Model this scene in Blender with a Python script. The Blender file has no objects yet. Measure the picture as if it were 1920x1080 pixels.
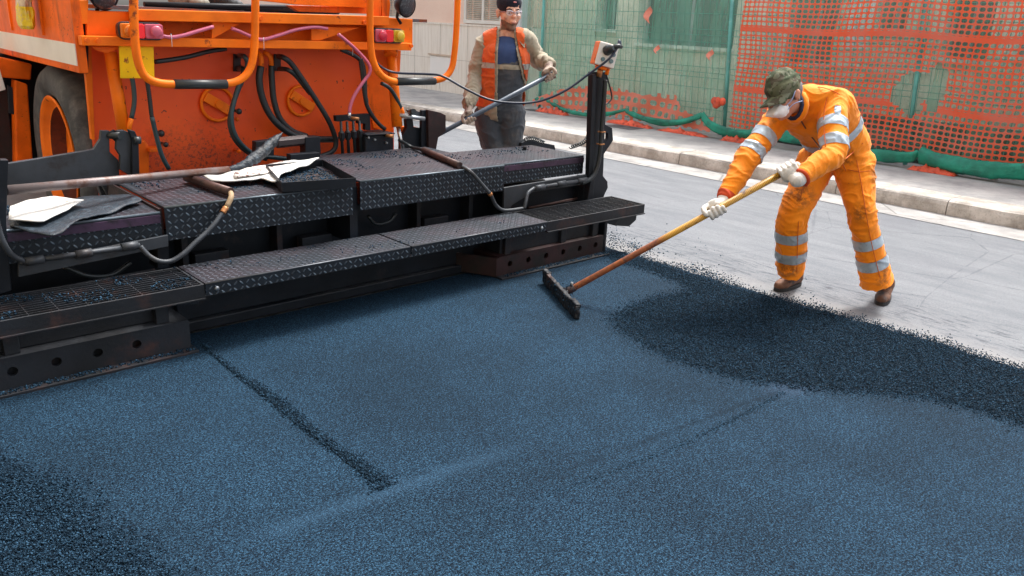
import bpy, bmesh, math, random
import numpy as np
from mathutils import Vector, Matrix, noise
random.seed(7); rng = np.random.default_rng(7)
S = bpy.context.scene
COL = S.collection
# ------------------------------------------------------------------ camera
FPX = 1487.8726
def _u(v): return v/np.linalg.norm(v)
_VR = np.array([(2650-960)/FPX, -(121-540)/FPX, -1.]); _VL = np.array([(-490-960)/FPX, -(-25-540)/FPX, -1.])
_X = _u(_VR); _Y = _u(_VL); _Z = np.cross(_X, _Y)
ROT = np.stack([_X, _Y, _Z], 0)            # camera axes -> world axes
CAMP = np.array([0., 0., 1.6])
cam = bpy.data.cameras.new('camera'); camo = bpy.data.objects.new('camera', cam); COL.objects.link(camo)
cam.sensor_width = 36; cam.lens = FPX*36/1920; cam.clip_start = .05; cam.clip_end = 2000
camo.matrix_world = Matrix.Translation(Vector(CAMP)) @ Matrix(ROT.tolist()).to_4x4()
cam.dof.use_dof = False
S.camera = camo
# ------------------------------------------------------------------ light
SUN_EL, SUN_AZ = 62, 82      # azimuth measured from +Y towards +X
w = bpy.data.worlds.new('World'); S.world = w; w.use_nodes = True
nt = w.node_tree; nt.nodes.clear()
sky = nt.nodes.new('ShaderNodeTexSky'); sky.sky_type = 'NISHITA'; sky.sun_disc = False
sky.sun_elevation = math.radians(SUN_EL); sky.sun_rotation = math.radians(SUN_AZ)
sky.air_density = 1.0; sky.dust_density = 4.0; sky.ozone_density = 1.0
hs = nt.nodes.new('ShaderNodeHueSaturation'); hs.inputs['Saturation'].default_value = .34
bg = nt.nodes.new('ShaderNodeBackground'); bg.inputs['Strength'].default_value = .15
wo = nt.nodes.new('ShaderNodeOutputWorld')
nt.links.new(sky.outputs[0], hs.inputs['Color']); nt.links.new(hs.outputs[0], bg.inputs[0]); nt.links.new(bg.outputs[0], wo.inputs[0])
sl = bpy.data.lights.new('sun', 'SUN'); sl.energy = 1.9; sl.angle = math.radians(16); sl.color = (1, .95, .88)
so = bpy.data.objects.new('sun', sl); COL.objects.link(so)
_d = Vector((math.sin(math.radians(SUN_AZ))*math.cos(math.radians(SUN_EL)), math.cos(math.radians(SUN_AZ))*math.cos(math.radians(SUN_EL)), math.sin(math.radians(SUN_EL))))
so.rotation_euler = _d.to_track_quat('Z', 'Y').to_euler()
S.view_settings.view_transform = 'Standard'; S.view_settings.look = 'None'; S.view_settings.exposure = 1.33; S.view_settings.gamma = 1
# ------------------------------------------------------------------ photogrammetry: a sighted point on a known plane
def ray(x, y): return ROT @ np.array([(x-960)/FPX, -(y-540)/FPX, -1.])
def SY(x, y, v): d = ray(x, y); return CAMP + d*(v/d[1])
def SX(x, y, v): d = ray(x, y); return CAMP + d*(v/d[0])
def SZ(x, y, v): d = ray(x, y); return CAMP + d*((v-1.6)/d[2])
def SD(x, y, v): return CAMP + ray(x, y)*v
def PT(p, Y):
    if len(p) == 2: return SY(p[0], p[1], Y)
    if len(p) == 3: return SY(p[0], p[1], p[2])
    return {'x': SX, 'y': SY, 'z': SZ, 'd': SD}[p[2]](p[0], p[1], p[3])
# ------------------------------------------------------------------ mesh helpers
class MB:
    def __init__(s): s.v = []; s.f = []; s.sm = []
    def add(s, vs, fs, smooth=False):
        n = len(s.v); s.v += [tuple(map(float, p)) for p in vs]; s.f += [tuple(n+i for i in f) for f in fs]; s.sm += [smooth]*len(fs); return s
    def box(s, c, d, rz=0, rx=0, ry=0):
        m = Matrix.Translation(Vector([float(a) for a in c])) @ (Matrix.Rotation(rz, 4, 'Z') @ Matrix.Rotation(ry, 4, 'Y') @ Matrix.Rotation(rx, 4, 'X'))
        vs = [m @ Vector((x*d[0]/2, y*d[1]/2, z*d[2]/2)) for x in (-1, 1) for y in (-1, 1) for z in (-1, 1)]
        return s.add(vs, [(0, 1, 3, 2), (4, 6, 7, 5), (0, 4, 5, 1), (2, 3, 7, 6), (0, 2, 6, 4), (1, 5, 7, 3)])
    def b2(s, a, b): a = np.array(a, float); b = np.array(b, float); return s.box((a+b)/2, abs(b-a))
    def prism(s, poly, ext):   # poly: list of 3D pts, ext: extrusion vector
        n = len(poly); P = [np.array(p, float) for p in poly]; e = np.array(ext, float)
        vs = P + [p+e for p in P]
        fs = [tuple(range(n)), tuple(range(2*n-1, n-1, -1))] + [(i, i+n, (i+1) % n+n, (i+1) % n) for i in range(n)]
        return s.add(vs, fs)
    def tube(s, pts, r, n=10, cap=True, smooth=True):
        P = [np.array(p, float) for p in pts]; m = len(P)
        rr = r if hasattr(r, '__len__') else [r]*m
        T = [_u(P[min(i+1, m-1)]-P[max(i-1, 0)]) for i in range(m)]
        a = np.array([0, 0, 1.]) if abs(T[0][2]) < .9 else np.array([1., 0, 0])
        U = _u(a-T[0]*a.dot(T[0])); vs = []; fs = []
        for i in range(m):
            U = U-T[i]*U.dot(T[i]); U = _u(U); V = np.cross(T[i], U)
            for k in range(n):
                t = 2*math.pi*k/n; vs.append(P[i]+rr[i]*(math.cos(t)*U+math.sin(t)*V))
        for i in range(m-1):
            for k in range(n):
                fs.append((i*n+k, i*n+(k+1) % n, (i+1)*n+(k+1) % n, (i+1)*n+k))
        s.add(vs, fs, smooth)
        if cap:
            b = len(s.v)-len(vs)
            s.f += [tuple(b+k for k in range(n-1, -1, -1)), tuple(b+(m-1)*n+k for k in range(n))]; s.sm += [False, False]
        return s
    def ell(s, c, r, ax=None, n=16, m=10):
        A = np.eye(3) if ax is None else np.array(ax, float); c = np.array(c, float); vs = [c+A[2]*r[2]]; fs = []
        for i in range(1, m):
            t = math.pi*i/m
            for k in range(n):
                p = 2*math.pi*k/n
                vs.append(c+A[0]*r[0]*math.sin(t)*math.cos(p)+A[1]*r[1]*math.sin(t)*math.sin(p)+A[2]*r[2]*math.cos(t))
        vs.append(c-A[2]*r[2]); L = len(vs)-1
        for k in range(n):
            fs.append((0, 1+k, 1+(k+1) % n)); fs.append((L, L-n+(k+1) % n, L-n+k))
            for i in range(m-2):
                a = 1+i*n; fs.append((a+k, a+n+k, a+n+(k+1) % n, a+(k+1) % n))
        return s.add(vs, fs, True)
    def build(s, name, mat, parent=None, bevel=0, box_uv=True):
        me = bpy.data.meshes.new(name); me.from_pydata(s.v, [], s.f); me.validate()
        bm = bmesh.new(); bm.from_mesh(me); bmesh.ops.recalc_face_normals(bm, faces=bm.faces); bm.to_mesh(me); bm.free()
        if len(me.polygons) == len(s.sm): me.polygons.foreach_set('use_smooth', s.sm)
        if box_uv: boxuv(me)
        return link(name, me, mat, parent, bevel)
def boxuv(me):
    uv = me.uv_layers.new(name='UVMap')
    co = np.empty(len(me.vertices)*3); me.vertices.foreach_get('co', co); co = co.reshape(-1, 3)
    li = np.empty(len(me.loops), int); me.loops.foreach_get('vertex_index', li)
    nn = np.empty(len(me.polygons)*3); me.polygons.foreach_get('normal', nn); nn = nn.reshape(-1, 3)
    lt = np.empty(len(me.polygons), int); me.polygons.foreach_get('loop_total', lt)
    ax = np.repeat(np.abs(nn).argmax(1), lt); c = co[li]
    u = np.where(ax == 0, c[:, 1], c[:, 0]); v = np.where(ax == 2, c[:, 1], c[:, 2])
    uv.data.foreach_set('uv', np.stack([u, v], 1).astype(np.float32).ravel())
def link(name, me, mat, parent=None, bevel=0):
    o = bpy.data.objects.new(name, me); COL.objects.link(o)
    if mat is not None and not me.materials: me.materials.append(mat)
    if parent is not None:
        o.parent = parent; o.matrix_parent_inverse = WI(parent)
    if bevel:
        b = o.modifiers.new('bevel', 'BEVEL'); b.width = bevel; b.segments = 2; b.limit_method = 'ANGLE'; b.harden_normals = False
    return o
def WI(p):
    return Matrix.Identity(4) if p.parent is not None else Matrix.Translation(-p.location)
def tag(o, label=None, cat=None, group=None, kind=None):
    if label: o['label'] = label
    if cat: o['category'] = cat
    if group: o['group'] = group
    if kind: o['kind'] = kind
    return o
def empty(name, loc, label, cat, group=None):
    o = bpy.data.objects.new(name, None); COL.objects.link(o); o.location = [float(a) for a in loc]; o.empty_display_size = .1
    return tag(o, label, cat, group)
def spline(P, k=8):
    P = [np.array(p, float) for p in P]; Q = [2*P[0]-P[1]]+P+[2*P[-1]-P[-2]]; out = []
    for i in range(1, len(Q)-2):
        for j in range(k):
            t = j/k; a, b, c, d = Q[i-1], Q[i], Q[i+1], Q[i+2]
            out.append(.5*((2*b)+(-a+c)*t+(2*a-5*b+4*c-d)*t*t+(-a+3*b-3*c+d)*t**3))
    return out+[P[-1]]
def resample(P, step):
    P = np.array(P); L = np.concatenate([[0], np.cumsum(np.linalg.norm(np.diff(P, axis=0), axis=1))])
    n = max(3, int(L[-1]/step)); t = np.linspace(0, L[-1], n)
    return np.stack([np.interp(t, L, P[:, i]) for i in range(3)], 1)
# ------------------------------------------------------------------ material helpers
class G:
    def __init__(s, name):
        s.m = bpy.data.materials.new(name); s.m.use_nodes = True; s.t = s.m.node_tree; s.t.nodes.clear()
        s.out = s.n('ShaderNodeOutputMaterial'); s.p = s.n('ShaderNodeBsdfPrincipled'); s.l(s.p.outputs[0], s.out.inputs[0])
    def n(s, t): return s.t.nodes.new(t)
    def l(s, a, b): s.t.links.new(a, b)
    def inp(s, sock, v):
        if hasattr(v, 'is_linked') or isinstance(v, bpy.types.NodeSocket): s.l(v, sock)
        elif v is not None: sock.default_value = v
    def M(s, op, a, b=None, c=None, clamp=False):
        x = s.n('ShaderNodeMath'); x.operation = op; x.use_clamp = clamp
        for i, v in enumerate((a, b, c)):
            if v is not None: s.inp(x.inputs[i], v)
        return x.outputs[0]
    def co(s, which='Object'): return s.n('ShaderNodeTexCoord').outputs[which]
    def pos(s): return s.n('ShaderNodeNewGeometry').outputs['Position']
    def mp(s, v, scale=(1, 1, 1), rot=(0, 0, 0), loc=(0, 0, 0)):
        x = s.n('ShaderNodeMapping'); s.l(v, x.inputs[0]); x.inputs['Scale'].default_value = scale; x.inputs['Rotation'].default_value = rot; x.inputs['Location'].default_value = loc; return x.outputs[0]
    def noise(s, v, sc, det=3, rough=.55, col=False):
        x = s.n('ShaderNodeTexNoise'); s.l(v, x.inputs[0]); x.inputs['Scale'].default_value = sc; x.inputs['Detail'].default_value = det; x.inputs['Roughness'].default_value = rough
        return x.outputs['Color' if col else 'Fac']
    def vor(s, v, sc, out='Distance', feat='F1', rnd=1):
        x = s.n('ShaderNodeTexVoronoi'); x.feature = feat; s.l(v, x.inputs[0]); x.inputs['Scale'].default_value = sc; x.inputs['Randomness'].default_value = rnd; return x.outputs[out]
    def ramp(s, v, a, b, ca=0., cb=1.):    # smooth map
        x = s.n('ShaderNodeMapRange'); x.interpolation_type = 'SMOOTHSTEP'; s.inp(x.inputs[0], v)
        for i, q in enumerate((a, b, ca, cb)): x.inputs[i+1].default_value = q
        return x.outputs[0]
    def mix(s, f, a, b, mode='MIX'):
        x = s.n('ShaderNodeMix'); x.data_type = 'RGBA'; x.blend_type = mode
        s.inp(x.inputs[0], f)
        for i, v in ((6, a), (7, b)):
            if isinstance(v, (tuple, list)): v = tuple(v)+((1,) if len(v) == 3 else ())
            s.inp(x.inputs[i], v)
        return x.outputs[2]
    def bump(s, h, st=.5, d=.005, nrm=None):
        x = s.n('ShaderNodeBump'); x.inputs['Strength'].default_value = st; x.inputs['Distance'].default_value = d; s.l(h, x.inputs['Height'])
        if nrm is not None: s.l(nrm, x.inputs['Normal'])
        return x.outputs[0]
    def fin(s, col, rough=.6, metal=0, nrm=None, spec=None, **k):
        if isinstance(col, (tuple, list)): col = tuple(col)+((1,) if len(col) == 3 else ())
        s.inp(s.p.inputs['Base Color'], col); s.inp(s.p.inputs['Roughness'], rough); s.inp(s.p.inputs['Metallic'], metal)
        if nrm is not None: s.l(nrm, s.p.inputs['Normal'])
        if spec is not None: s.p.inputs['Specular IOR Level'].default_value = spec
        for a, b in k.items(): s.inp(s.p.inputs[a], b)
        return s.m
def surf(name, base, rough=.6, metal=0, var=.25, dirt=None, dscale=6, dlo=.55, dhi=.7, speck=None, sscale=90, slo=.2, bs=60, bst=.25, bd=.003, streak=False, spec=None, vs=4):
    g = G(name); P = g.co(); big = g.noise(P, vs, 4)
    c = g.mix(g.ramp(big, .3, .7), tuple(x*(1-var) for x in base), tuple(min(1, x*(1+var)) for x in base))
    r = rough
    if dirt:
        q = g.mp(P, (1, 1, .18)) if streak else P
        d = g.ramp(g.noise(q, dscale, 6, .65), dlo, dhi); c = g.mix(d, c, dirt)
    if speck:
        v = g.ramp(g.noise(P, sscale, 2, .6), .62-slo*.0+.0, .70); m = g.ramp(g.noise(P, 3.1, 3), .5, .62); c = g.mix(g.M('MULTIPLY', v, m), c, speck)
    nz = g.noise(P, bs, 4, .6)
    return g.fin(c, g.M('ADD', g.M('MULTIPLY', nz, .25), r-.12), metal, g.bump(nz, bst, bd), spec)
ORANGE = surf('orange_paint', (.84, .135, .004), .52, 0, .2, (.26, .045, .012), 5, .55, .74, (.05, .02, .012), 60, bs=25, bst=.12, streak=True, spec=.22)
ORANGE2 = surf('orange_paint_worn', (.90, .175, .005), .5, 0, .18, (.22, .045, .015), 11, .60, .70, bs=35, bst=.15, spec=.22)
WALLP = None
BLACKM = surf('black_machine_steel', (.006, .009, .0145), .5, .1, .4, (.03, .022, .02), 8, .58, .78, bs=50, bst=.35, spec=.35)
GREYM = surf('grey_machine_steel', (.045, .052, .062), .5, .3, .25, (.03, .022, .02), 7, .5, .75, bs=40, bst=.25)
RUST = surf('rusty_black_steel', (.0075, .010, .015), .6, .1, .4, (.06, .024, .018), 5, .54, .78, bs=60, bst=.5)
REDRUST = surf('dark_red_steel', (.03, .013, .014), .55, .2, .35, (.015, .013, .013), 7, .45, .65, bs=60, bst=.5)
RUBBER = surf('black_rubber', (.016, .022, .026), .42, 0, .3, bs=80, bst=.15, spec=.5)
TEAL = surf('teal_black_hose', (.014, .04, .05), .38, 0, .25, bs=80, bst=.1, spec=.6)
PINKH = surf('pink_hose', (.55, .13, .22), .4, 0, .15)
BROWNP = surf('brown_pipe', (.07, .035, .03), .5, .3, .35, (.02, .015, .015), 12, .5, .7, bs=60, bst=.3)
STEEL = surf('bright_steel', (.6, .62, .65), .22, .9, .1)
BRASS = surf('copper_fitting', (.45, .2, .08), .4, .6, .3)
PURPLE = surf('purple_black_steel', (.055, .03, .06), .45, .3, .3, (.012, .012, .014), 12, .5, .7)
ZINC = surf('zinc_bolt', (.3, .33, .36), .35, .7, .3)
YELLOWP = surf('yellow_paint', (.82, .52, .006), .5, 0, .12, (.28, .09, .02), 18, .58, .63, bs=40, spec=.2)
WHITEP = surf('white_paint', (.78, .77, .74), .5, 0, .05, (.42, .36, .28), 9, .64, .74, bs=30, streak=True)
CARD = surf('white_cardboard', (.60, .60, .58), .8, 0, .06, (.25, .2, .16), 8, .66, .72, bs=40, bst=.4)
def mk_wall():
    g = G('orange_rear_wall'); P = g.pos()
    c = g.mix(g.ramp(g.noise(P, 1.6, 4), .3, .7), (.80, .072, .003), (.95, .115, .003))
    q = g.n('ShaderNodeSeparateXYZ'); g.l(P, q.inputs[0])
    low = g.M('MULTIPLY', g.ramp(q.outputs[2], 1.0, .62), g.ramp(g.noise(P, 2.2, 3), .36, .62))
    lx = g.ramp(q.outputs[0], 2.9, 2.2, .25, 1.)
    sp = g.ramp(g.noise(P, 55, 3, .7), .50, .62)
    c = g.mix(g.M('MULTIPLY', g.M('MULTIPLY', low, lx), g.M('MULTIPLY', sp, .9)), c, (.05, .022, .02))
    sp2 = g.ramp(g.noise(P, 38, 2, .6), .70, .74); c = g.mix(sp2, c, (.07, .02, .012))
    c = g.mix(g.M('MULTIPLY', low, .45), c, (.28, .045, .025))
    return g.fin(c, .46, 0, g.bump(g.noise(P, 8, 4), .15, .01), .45)
WALLP = mk_wall()
def mk_tread(name, dark, hi, red=None, s=.027):
    g = G(name); uv = g.co('UV'); q = g.n('ShaderNodeSeparateXYZ'); g.l(uv, q.inputs[0])
    ux = g.M('DIVIDE', q.outputs[0], s); uy = g.M('DIVIDE', q.outputs[1], s)
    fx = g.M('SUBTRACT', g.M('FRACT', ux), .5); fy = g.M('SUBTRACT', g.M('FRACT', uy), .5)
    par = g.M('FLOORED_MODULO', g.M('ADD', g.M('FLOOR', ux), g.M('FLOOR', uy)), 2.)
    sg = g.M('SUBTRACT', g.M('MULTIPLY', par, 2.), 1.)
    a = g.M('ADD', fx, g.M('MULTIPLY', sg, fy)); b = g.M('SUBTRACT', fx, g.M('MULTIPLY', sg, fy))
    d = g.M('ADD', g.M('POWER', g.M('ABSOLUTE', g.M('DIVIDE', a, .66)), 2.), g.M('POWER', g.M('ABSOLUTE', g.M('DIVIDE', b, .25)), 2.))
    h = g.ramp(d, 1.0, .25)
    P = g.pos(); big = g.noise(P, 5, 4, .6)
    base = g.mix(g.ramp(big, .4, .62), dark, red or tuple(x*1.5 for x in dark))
    wear_light = g.M('MULTIPLY', g.M('MULTIPLY', h, g.M('SUBTRACT', 1., g.M('MULTIPLY', par, .62))), g.ramp(g.noise(P, 9, 4, .7), .3, .6, .35, 1.))  # wear with one-sided light painted in: lozenges of one lean are dimmer
    c = g.mix(wear_light, base, hi)
    tar = g.ramp(g.noise(P, 26, 4, .7), .58, .64); tm = g.M('MULTIPLY', tar, g.ramp(g.noise(P, 3, 2), .5, .6))
    c = g.mix(tm, c, (.012, .014, .018))
    rf = g.M('SUBTRACT', .52, g.M('MULTIPLY', wear_light, .22))
    return g.fin(c, rf, .35, g.bump(g.M('ADD', h, g.M('MULTIPLY', g.noise(P, 120, 2), .25)), 1., .0032), .6)
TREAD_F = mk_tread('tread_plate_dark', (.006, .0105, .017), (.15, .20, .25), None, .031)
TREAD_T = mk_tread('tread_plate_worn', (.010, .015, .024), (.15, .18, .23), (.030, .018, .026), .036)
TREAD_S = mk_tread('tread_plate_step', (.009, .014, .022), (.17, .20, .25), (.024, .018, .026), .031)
def mk_asph(name, lo, hi, sc, bst, bd, tint=None, rough=.75):
    g = G(name); P = g.pos()
    v = g.n('ShaderNodeTexVoronoi'); g.l(P, v.inputs[0]); v.inputs['Scale'].default_value = sc
    rv = g.n('ShaderNodeSeparateColor'); g.l(v.outputs['Color'], rv.inputs[0])
    c = g.mix(g.M('POWER', rv.outputs[0], 1.6), lo, hi)
    pit = g.ramp(g.noise(P, sc*.55, 3, .7), .38, .56); c = g.mix(pit, tuple(x*.35 for x in lo), c)
    big = g.ramp(g.noise(P, 1.3, 4, .6), .3, .7, .8, 1.18)
    x = g.n('ShaderNodeMix'); x.data_type = 'RGBA'; x.blend_type = 'MULTIPLY'; x.inputs[0].default_value = 1; g.l(c, x.inputs[6])
    cb = g.n('ShaderNodeCombineColor'); [g.l(big, cb.inputs[i]) for i in range(3)]; g.l(cb.outputs[0], x.inputs[7]); c = x.outputs[2]
    if name.endswith('rolled'):
        def sm(a, b, w_, col, k):    # burnished pale smear along a line left by the screed
            nonlocal c
            v = g.n('ShaderNodeVectorMath'); v.operation = 'SUBTRACT'; g.l(P, v.inputs[0]); v.inputs[1].default_value = (a[0], a[1], 0)
            d = np.array([b[0]-a[0], b[1]-a[1]]); L = np.linalg.norm(d); d = d/L; o = []
            for q in (d, (-d[1], d[0])):
                x_ = g.n('ShaderNodeVectorMath'); x_.operation = 'DOT_PRODUCT'; g.l(v.outputs[0], x_.inputs[0]); x_.inputs[1].default_value = (q[0], q[1], 0); o.append(x_.outputs['Value'])
            al = g.M('MULTIPLY', g.ramp(o[0], -.15, .1), g.ramp(o[0], L+.15, L-.2)); ac = g.ramp(g.M('ADD', g.M('ABSOLUTE', o[1]), g.M('MULTIPLY', g.noise(P, 14, 5, .8), .09)), w_+.07, .03)
            c = g.mix(g.M('MULTIPLY', g.M('MULTIPLY', al, ac), k), c, col)
        sm((.95, 2.10), (1.95, 2.0), .05, (.06, .14, .24), .2); sm((3.3, 1.62), (3.9, 1.5), .10, (.08, .13, .22), .4); sm((3.3, 1.62), (1.8, 1.78), .0, (.003, .012, .024), .8)
    hgt = g.M('ADD', g.M('MULTIPLY', v.outputs['Distance'], -1.2), g.M('MULTIPLY', g.noise(P, sc*.5, 3, .7), 1.2))
    return g.fin(c, rough, 0, g.bump(hgt, bst, bd), .12)
MAT_ASPH = mk_asph('fresh_asphalt_rolled', (.0045, .0165, .034), (.038, .106, .185), 240, 1., .005)
MAT_COARSE = mk_asph('fresh_asphalt_loose', (.003, .012, .023), (.020, .058, .100), 150, 1., .010)
def mk_grain():
    g = G('loose_asphalt_grain'); q = g.n('ShaderNodeNewGeometry').outputs['Random Per Island']
    c = g.mix(g.M('POWER', q, 2.6), (.0025, .011, .022), (.036, .092, .158)); return g.fin(c, .75, 0, None, .12)
GRAIN = mk_grain()
def mk_road():
    g = G('old_road'); P = g.pos(); st = g.mp(P, (2.2, .45, 1))
    c = g.mix(g.ramp(g.noise(st, 2.2, 6, .7), .3, .7), (.16, .174, .192), (.222, .236, .252))
    c = g.mix(g.ramp(g.noise(P, 260, 2, .7), .48, .7), c, (.11, .115, .13)); c = g.mix(g.M('MULTIPLY', g.ramp(g.noise(P, 85, 3, .75), .52, .66), .55), c, (.12, .125, .14)); c = g.mix(g.M('MULTIPLY', g.ramp(g.noise(P, 70, 3, .75), .60, .70), .5), c, (.34, .34, .35))
    e = g.vor(g.mp(g.M('ADD', 0, 0) if False else P, (.5, .9, 1)), 1.0, 'Distance', 'DISTANCE_TO_EDGE'); c = g.mix(g.M('MULTIPLY', g.ramp(g.M('ADD', e, g.M('MULTIPLY', g.noise(P, 7, 5, .8), .03)), .022, .013), .5), c, (.09, .095, .11))
    cr = g.ramp(g.noise(g.mp(P, (9, .7, 1)), 3, 5, .7), .63, .70); c = g.mix(g.M('MULTIPLY', cr, .6), c, (.12, .125, .14))
    q = g.n('ShaderNodeSeparateXYZ'); g.l(P, q.inputs[0])
    # pale dusty milled band and the tar-stained band beside the new mat
    dust = g.M('MULTIPLY', g.ramp(q.outputs[0], 4.95, 4.75), g.ramp(g.noise(P, 8, 5, .7), .3, .55)); c = g.mix(g.M('MULTIPLY', dust, .7), c, (.25, .248, .25))
    tar = g.M('MULTIPLY', g.M('MULTIPLY', g.ramp(q.outputs[0], 4.8, 4.98), g.ramp(q.outputs[0], 5.6, 5.1)), g.ramp(g.noise(g.mp(P, (5, 1, 1)), 6, 6, .8), .5, .62)); c = g.mix(g.M('MULTIPLY', tar, .75), c, (.05, .055, .07))
    c = g.mix(g.M('MULTIPLY', g.ramp(g.noise(P, 1.1, 5, .65), .5, .7), .35), c, (.14, .145, .165))
    return g.fin(c, .9, 0, g.bump(g.noise(P, 220, 3, .7), .6, .005), .15)
ROAD = mk_road()
def mk_conc(name, a, b, sc=3, fine=90, jf=None, crack=True):
    g = G(name); P = g.pos(); c = g.mix(g.ramp(g.noise(P, sc, 6, .7), .35, .65), a, b)
    c = g.mix(g.M('MULTIPLY', g.ramp(g.noise(P, fine, 3, .7), .56, .68), .5), c, tuple(x*.55 for x in a))
    if crack:
        e = g.vor(g.mp(P, (1, .6, 1)), 1.1, 'Distance', 'DISTANCE_TO_EDGE'); c = g.mix(g.M('MULTIPLY', g.ramp(e, .012, .003), .55), c, tuple(x*.3 for x in a))
    return g.fin(c, .85, 0, g.bump(g.noise(P, fine, 4, .7), .5, .004), .3)
SIDEW = mk_conc('pavement_concrete', (.29, .29, .29), (.44, .43, .42), 2.5, 140, crack=False)
KERB = mk_conc('kerb_stone', (.34, .31, .275), (.62, .585, .54), 3.2, 60, crack=False)
GUTTER = mk_conc('gutter_concrete', (.27, .265, .26), (.39, .38, .37), 3, 90)
CEMENT = mk_conc('cement_block', (.60, .62, .50), (.84, .85, .73), 1.6, 25, crack=False)
PLASTER = mk_conc('pink_plaster', (.80, .60, .50), (.84, .66, .56), 1.5, 120, crack=False)
def mk_wains():
    g = G('white_travertine'); P = g.pos(); c = g.mix(g.ramp(g.noise(g.mp(P, (1, 9, .5)), 3, 6, .75), .4, .7), (.80, .77, .71), (.66, .61, .54))
    return g.fin(c, .6, 0, None, .4)
WAINS = mk_wains()
def plain(name, c, r=.6, metal=0, **k): return G(name).fin(c, r, metal, None, None, **k)
DARKW = plain('dark_opening', (.02, .03, .03), .5)
SHUT = surf('white_shutter', (.72, .72, .68), .5, 0, .05)
GREENP = surf('green_fence_paint', (.10, .36, .33), .45, 0, .2, (.35, .42, .42), 8, .6, .7)
WIREG = plain('green_wire', (.06, .26, .2), .5)
def mk_net(name, col, pitch=(.05, .042), hole=.36, bands=True):
    g = G(name); uv = g.co('UV'); q = g.n('ShaderNodeSeparateXYZ'); g.l(uv, q.inputs[0])
    P = g.pos(); wob = g.M('MULTIPLY', g.M('SUBTRACT', g.noise(P, 3, 2), .5), .25)
    ux = g.M('ADD', g.M('DIVIDE', q.outputs[0], pitch[0]), wob); uy = g.M('DIVIDE', q.outputs[1], pitch[1])
    fx = g.M('SUBTRACT', g.M('FRACT', ux), .5); fy = g.M('SUBTRACT', g.M('FRACT', uy), .5)
    d = g.M('ADD', g.M('POWER', g.M('ABSOLUTE', g.M('DIVIDE', fx, hole+.03)), 2.6), g.M('POWER', g.M('ABSOLUTE', g.M('DIVIDE', fy, hole)), 2.6))
    solid = g.M('GREATER_THAN', d, 1.)
    if bands:
        fb = g.M('FRACT', g.M('DIVIDE', q.outputs[1], pitch[1]*13)); solid = g.M('MAXIMUM', solid, g.M('LESS_THAN', fb, .06))
    c = g.mix(g.ramp(g.noise(P, 2.5, 4), .35, .65), col, tuple(x*.8+.08 for x in col))
    g.fin(c, .5, 0, None, .4)
    tr = g.n('ShaderNodeBsdfTransparent'); tl = g.n('ShaderNodeBsdfTranslucent'); g.l(c, tl.inputs[0])
    m1 = g.n('ShaderNodeMixShader'); m1.inputs[0].default_value = .3; g.l(g.p.outputs[0], m1.inputs[1]); g.l(tl.outputs[0], m1.inputs[2])
    m2 = g.n('ShaderNodeMixShader'); g.l(solid, m2.inputs[0]); g.l(tr.outputs[0], m2.inputs[1]); g.l(m1.outputs[0], m2.inputs[2]); g.l(m2.outputs[0], g.out.inputs[0])
    return g.m
ONET = mk_net('orange_barrier_net', (.90, .135, .06), (.076, .063), .36)
ONET2 = mk_net('orange_barrier_net_large', (.78, .2, .12), (.15, .14), .30, False)
def mk_shade(name, col, alpha):
    g = G(name); P = g.pos(); a = g.ramp(g.M('ADD', g.M('MULTIPLY', g.noise(g.mp(P, (1, 2.5, .35)), 1.3, 4, .6), .75), g.M('MULTIPLY', g.noise(g.mp(P, (1, 14, 1.2), (.5, 0, 0)), 1.3, 3, .6), .25)), .34, .66, alpha-.12, alpha+.26)
    g.fin(col, .7); tr = g.n('ShaderNodeBsdfTransparent'); tl = g.n('ShaderNodeBsdfTranslucent'); tl.inputs[0].default_value = (*col, 1)
    m1 = g.n('ShaderNodeMixShader'); m1.inputs[0].default_value = .35; g.l(g.p.outputs[0], m1.inputs[1]); g.l(tl.outputs[0], m1.inputs[2])
    m2 = g.n('ShaderNodeMixShader'); g.l(a, m2.inputs[0]); g.l(tr.outputs[0], m2.inputs[1]); g.l(m1.outputs[0], m2.inputs[2]); g.l(m2.outputs[0], g.out.inputs[0])
    return g.m
SHADE = mk_shade('green_shade_net', (.27, .66, .53), .31)
GROLL = surf('green_net_roll', (.01, .25, .17), .6, 0, .3, (.02, .12, .1), 5, .5, .7, bs=14, bst=.8, bd=.02)
def mk_wood(name, a, b):
    g = G(name); P = g.co(); c = g.mix(g.ramp(g.noise(P, 22, 5, .7), .35, .65), a, b); c = g.mix(g.ramp(g.noise(P, 60, 2), .6, .7), c, tuple(x*.4 for x in a)); return g.fin(c, .45, 0, g.bump(g.noise(P, 60, 3), .3, .002))

def build_obj(name, mb, mat, label, cat, group=None, kind=None, bevel=0):
    return tag(mb.build(name, mat, None, bevel), label, cat, group, kind)
# @@SETTING
# ------------------------------------------------------------------ setting
def sheet(name, poly, z, mat, kind='structure'):
    m = MB(); m.add([(x, y, z) for x, y in poly], [tuple(range(len(poly)))]); return tag(m.build(name, mat), kind=kind)
sheet('ground', [(-60, -40), (80, -40), (80, 120), (-60, 120)], -.06, ROAD)
sheet('old_road', [(-30, -20), (8.2, -20), (8.2, 60), (-30, 60)], -.03, ROAD)
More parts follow.
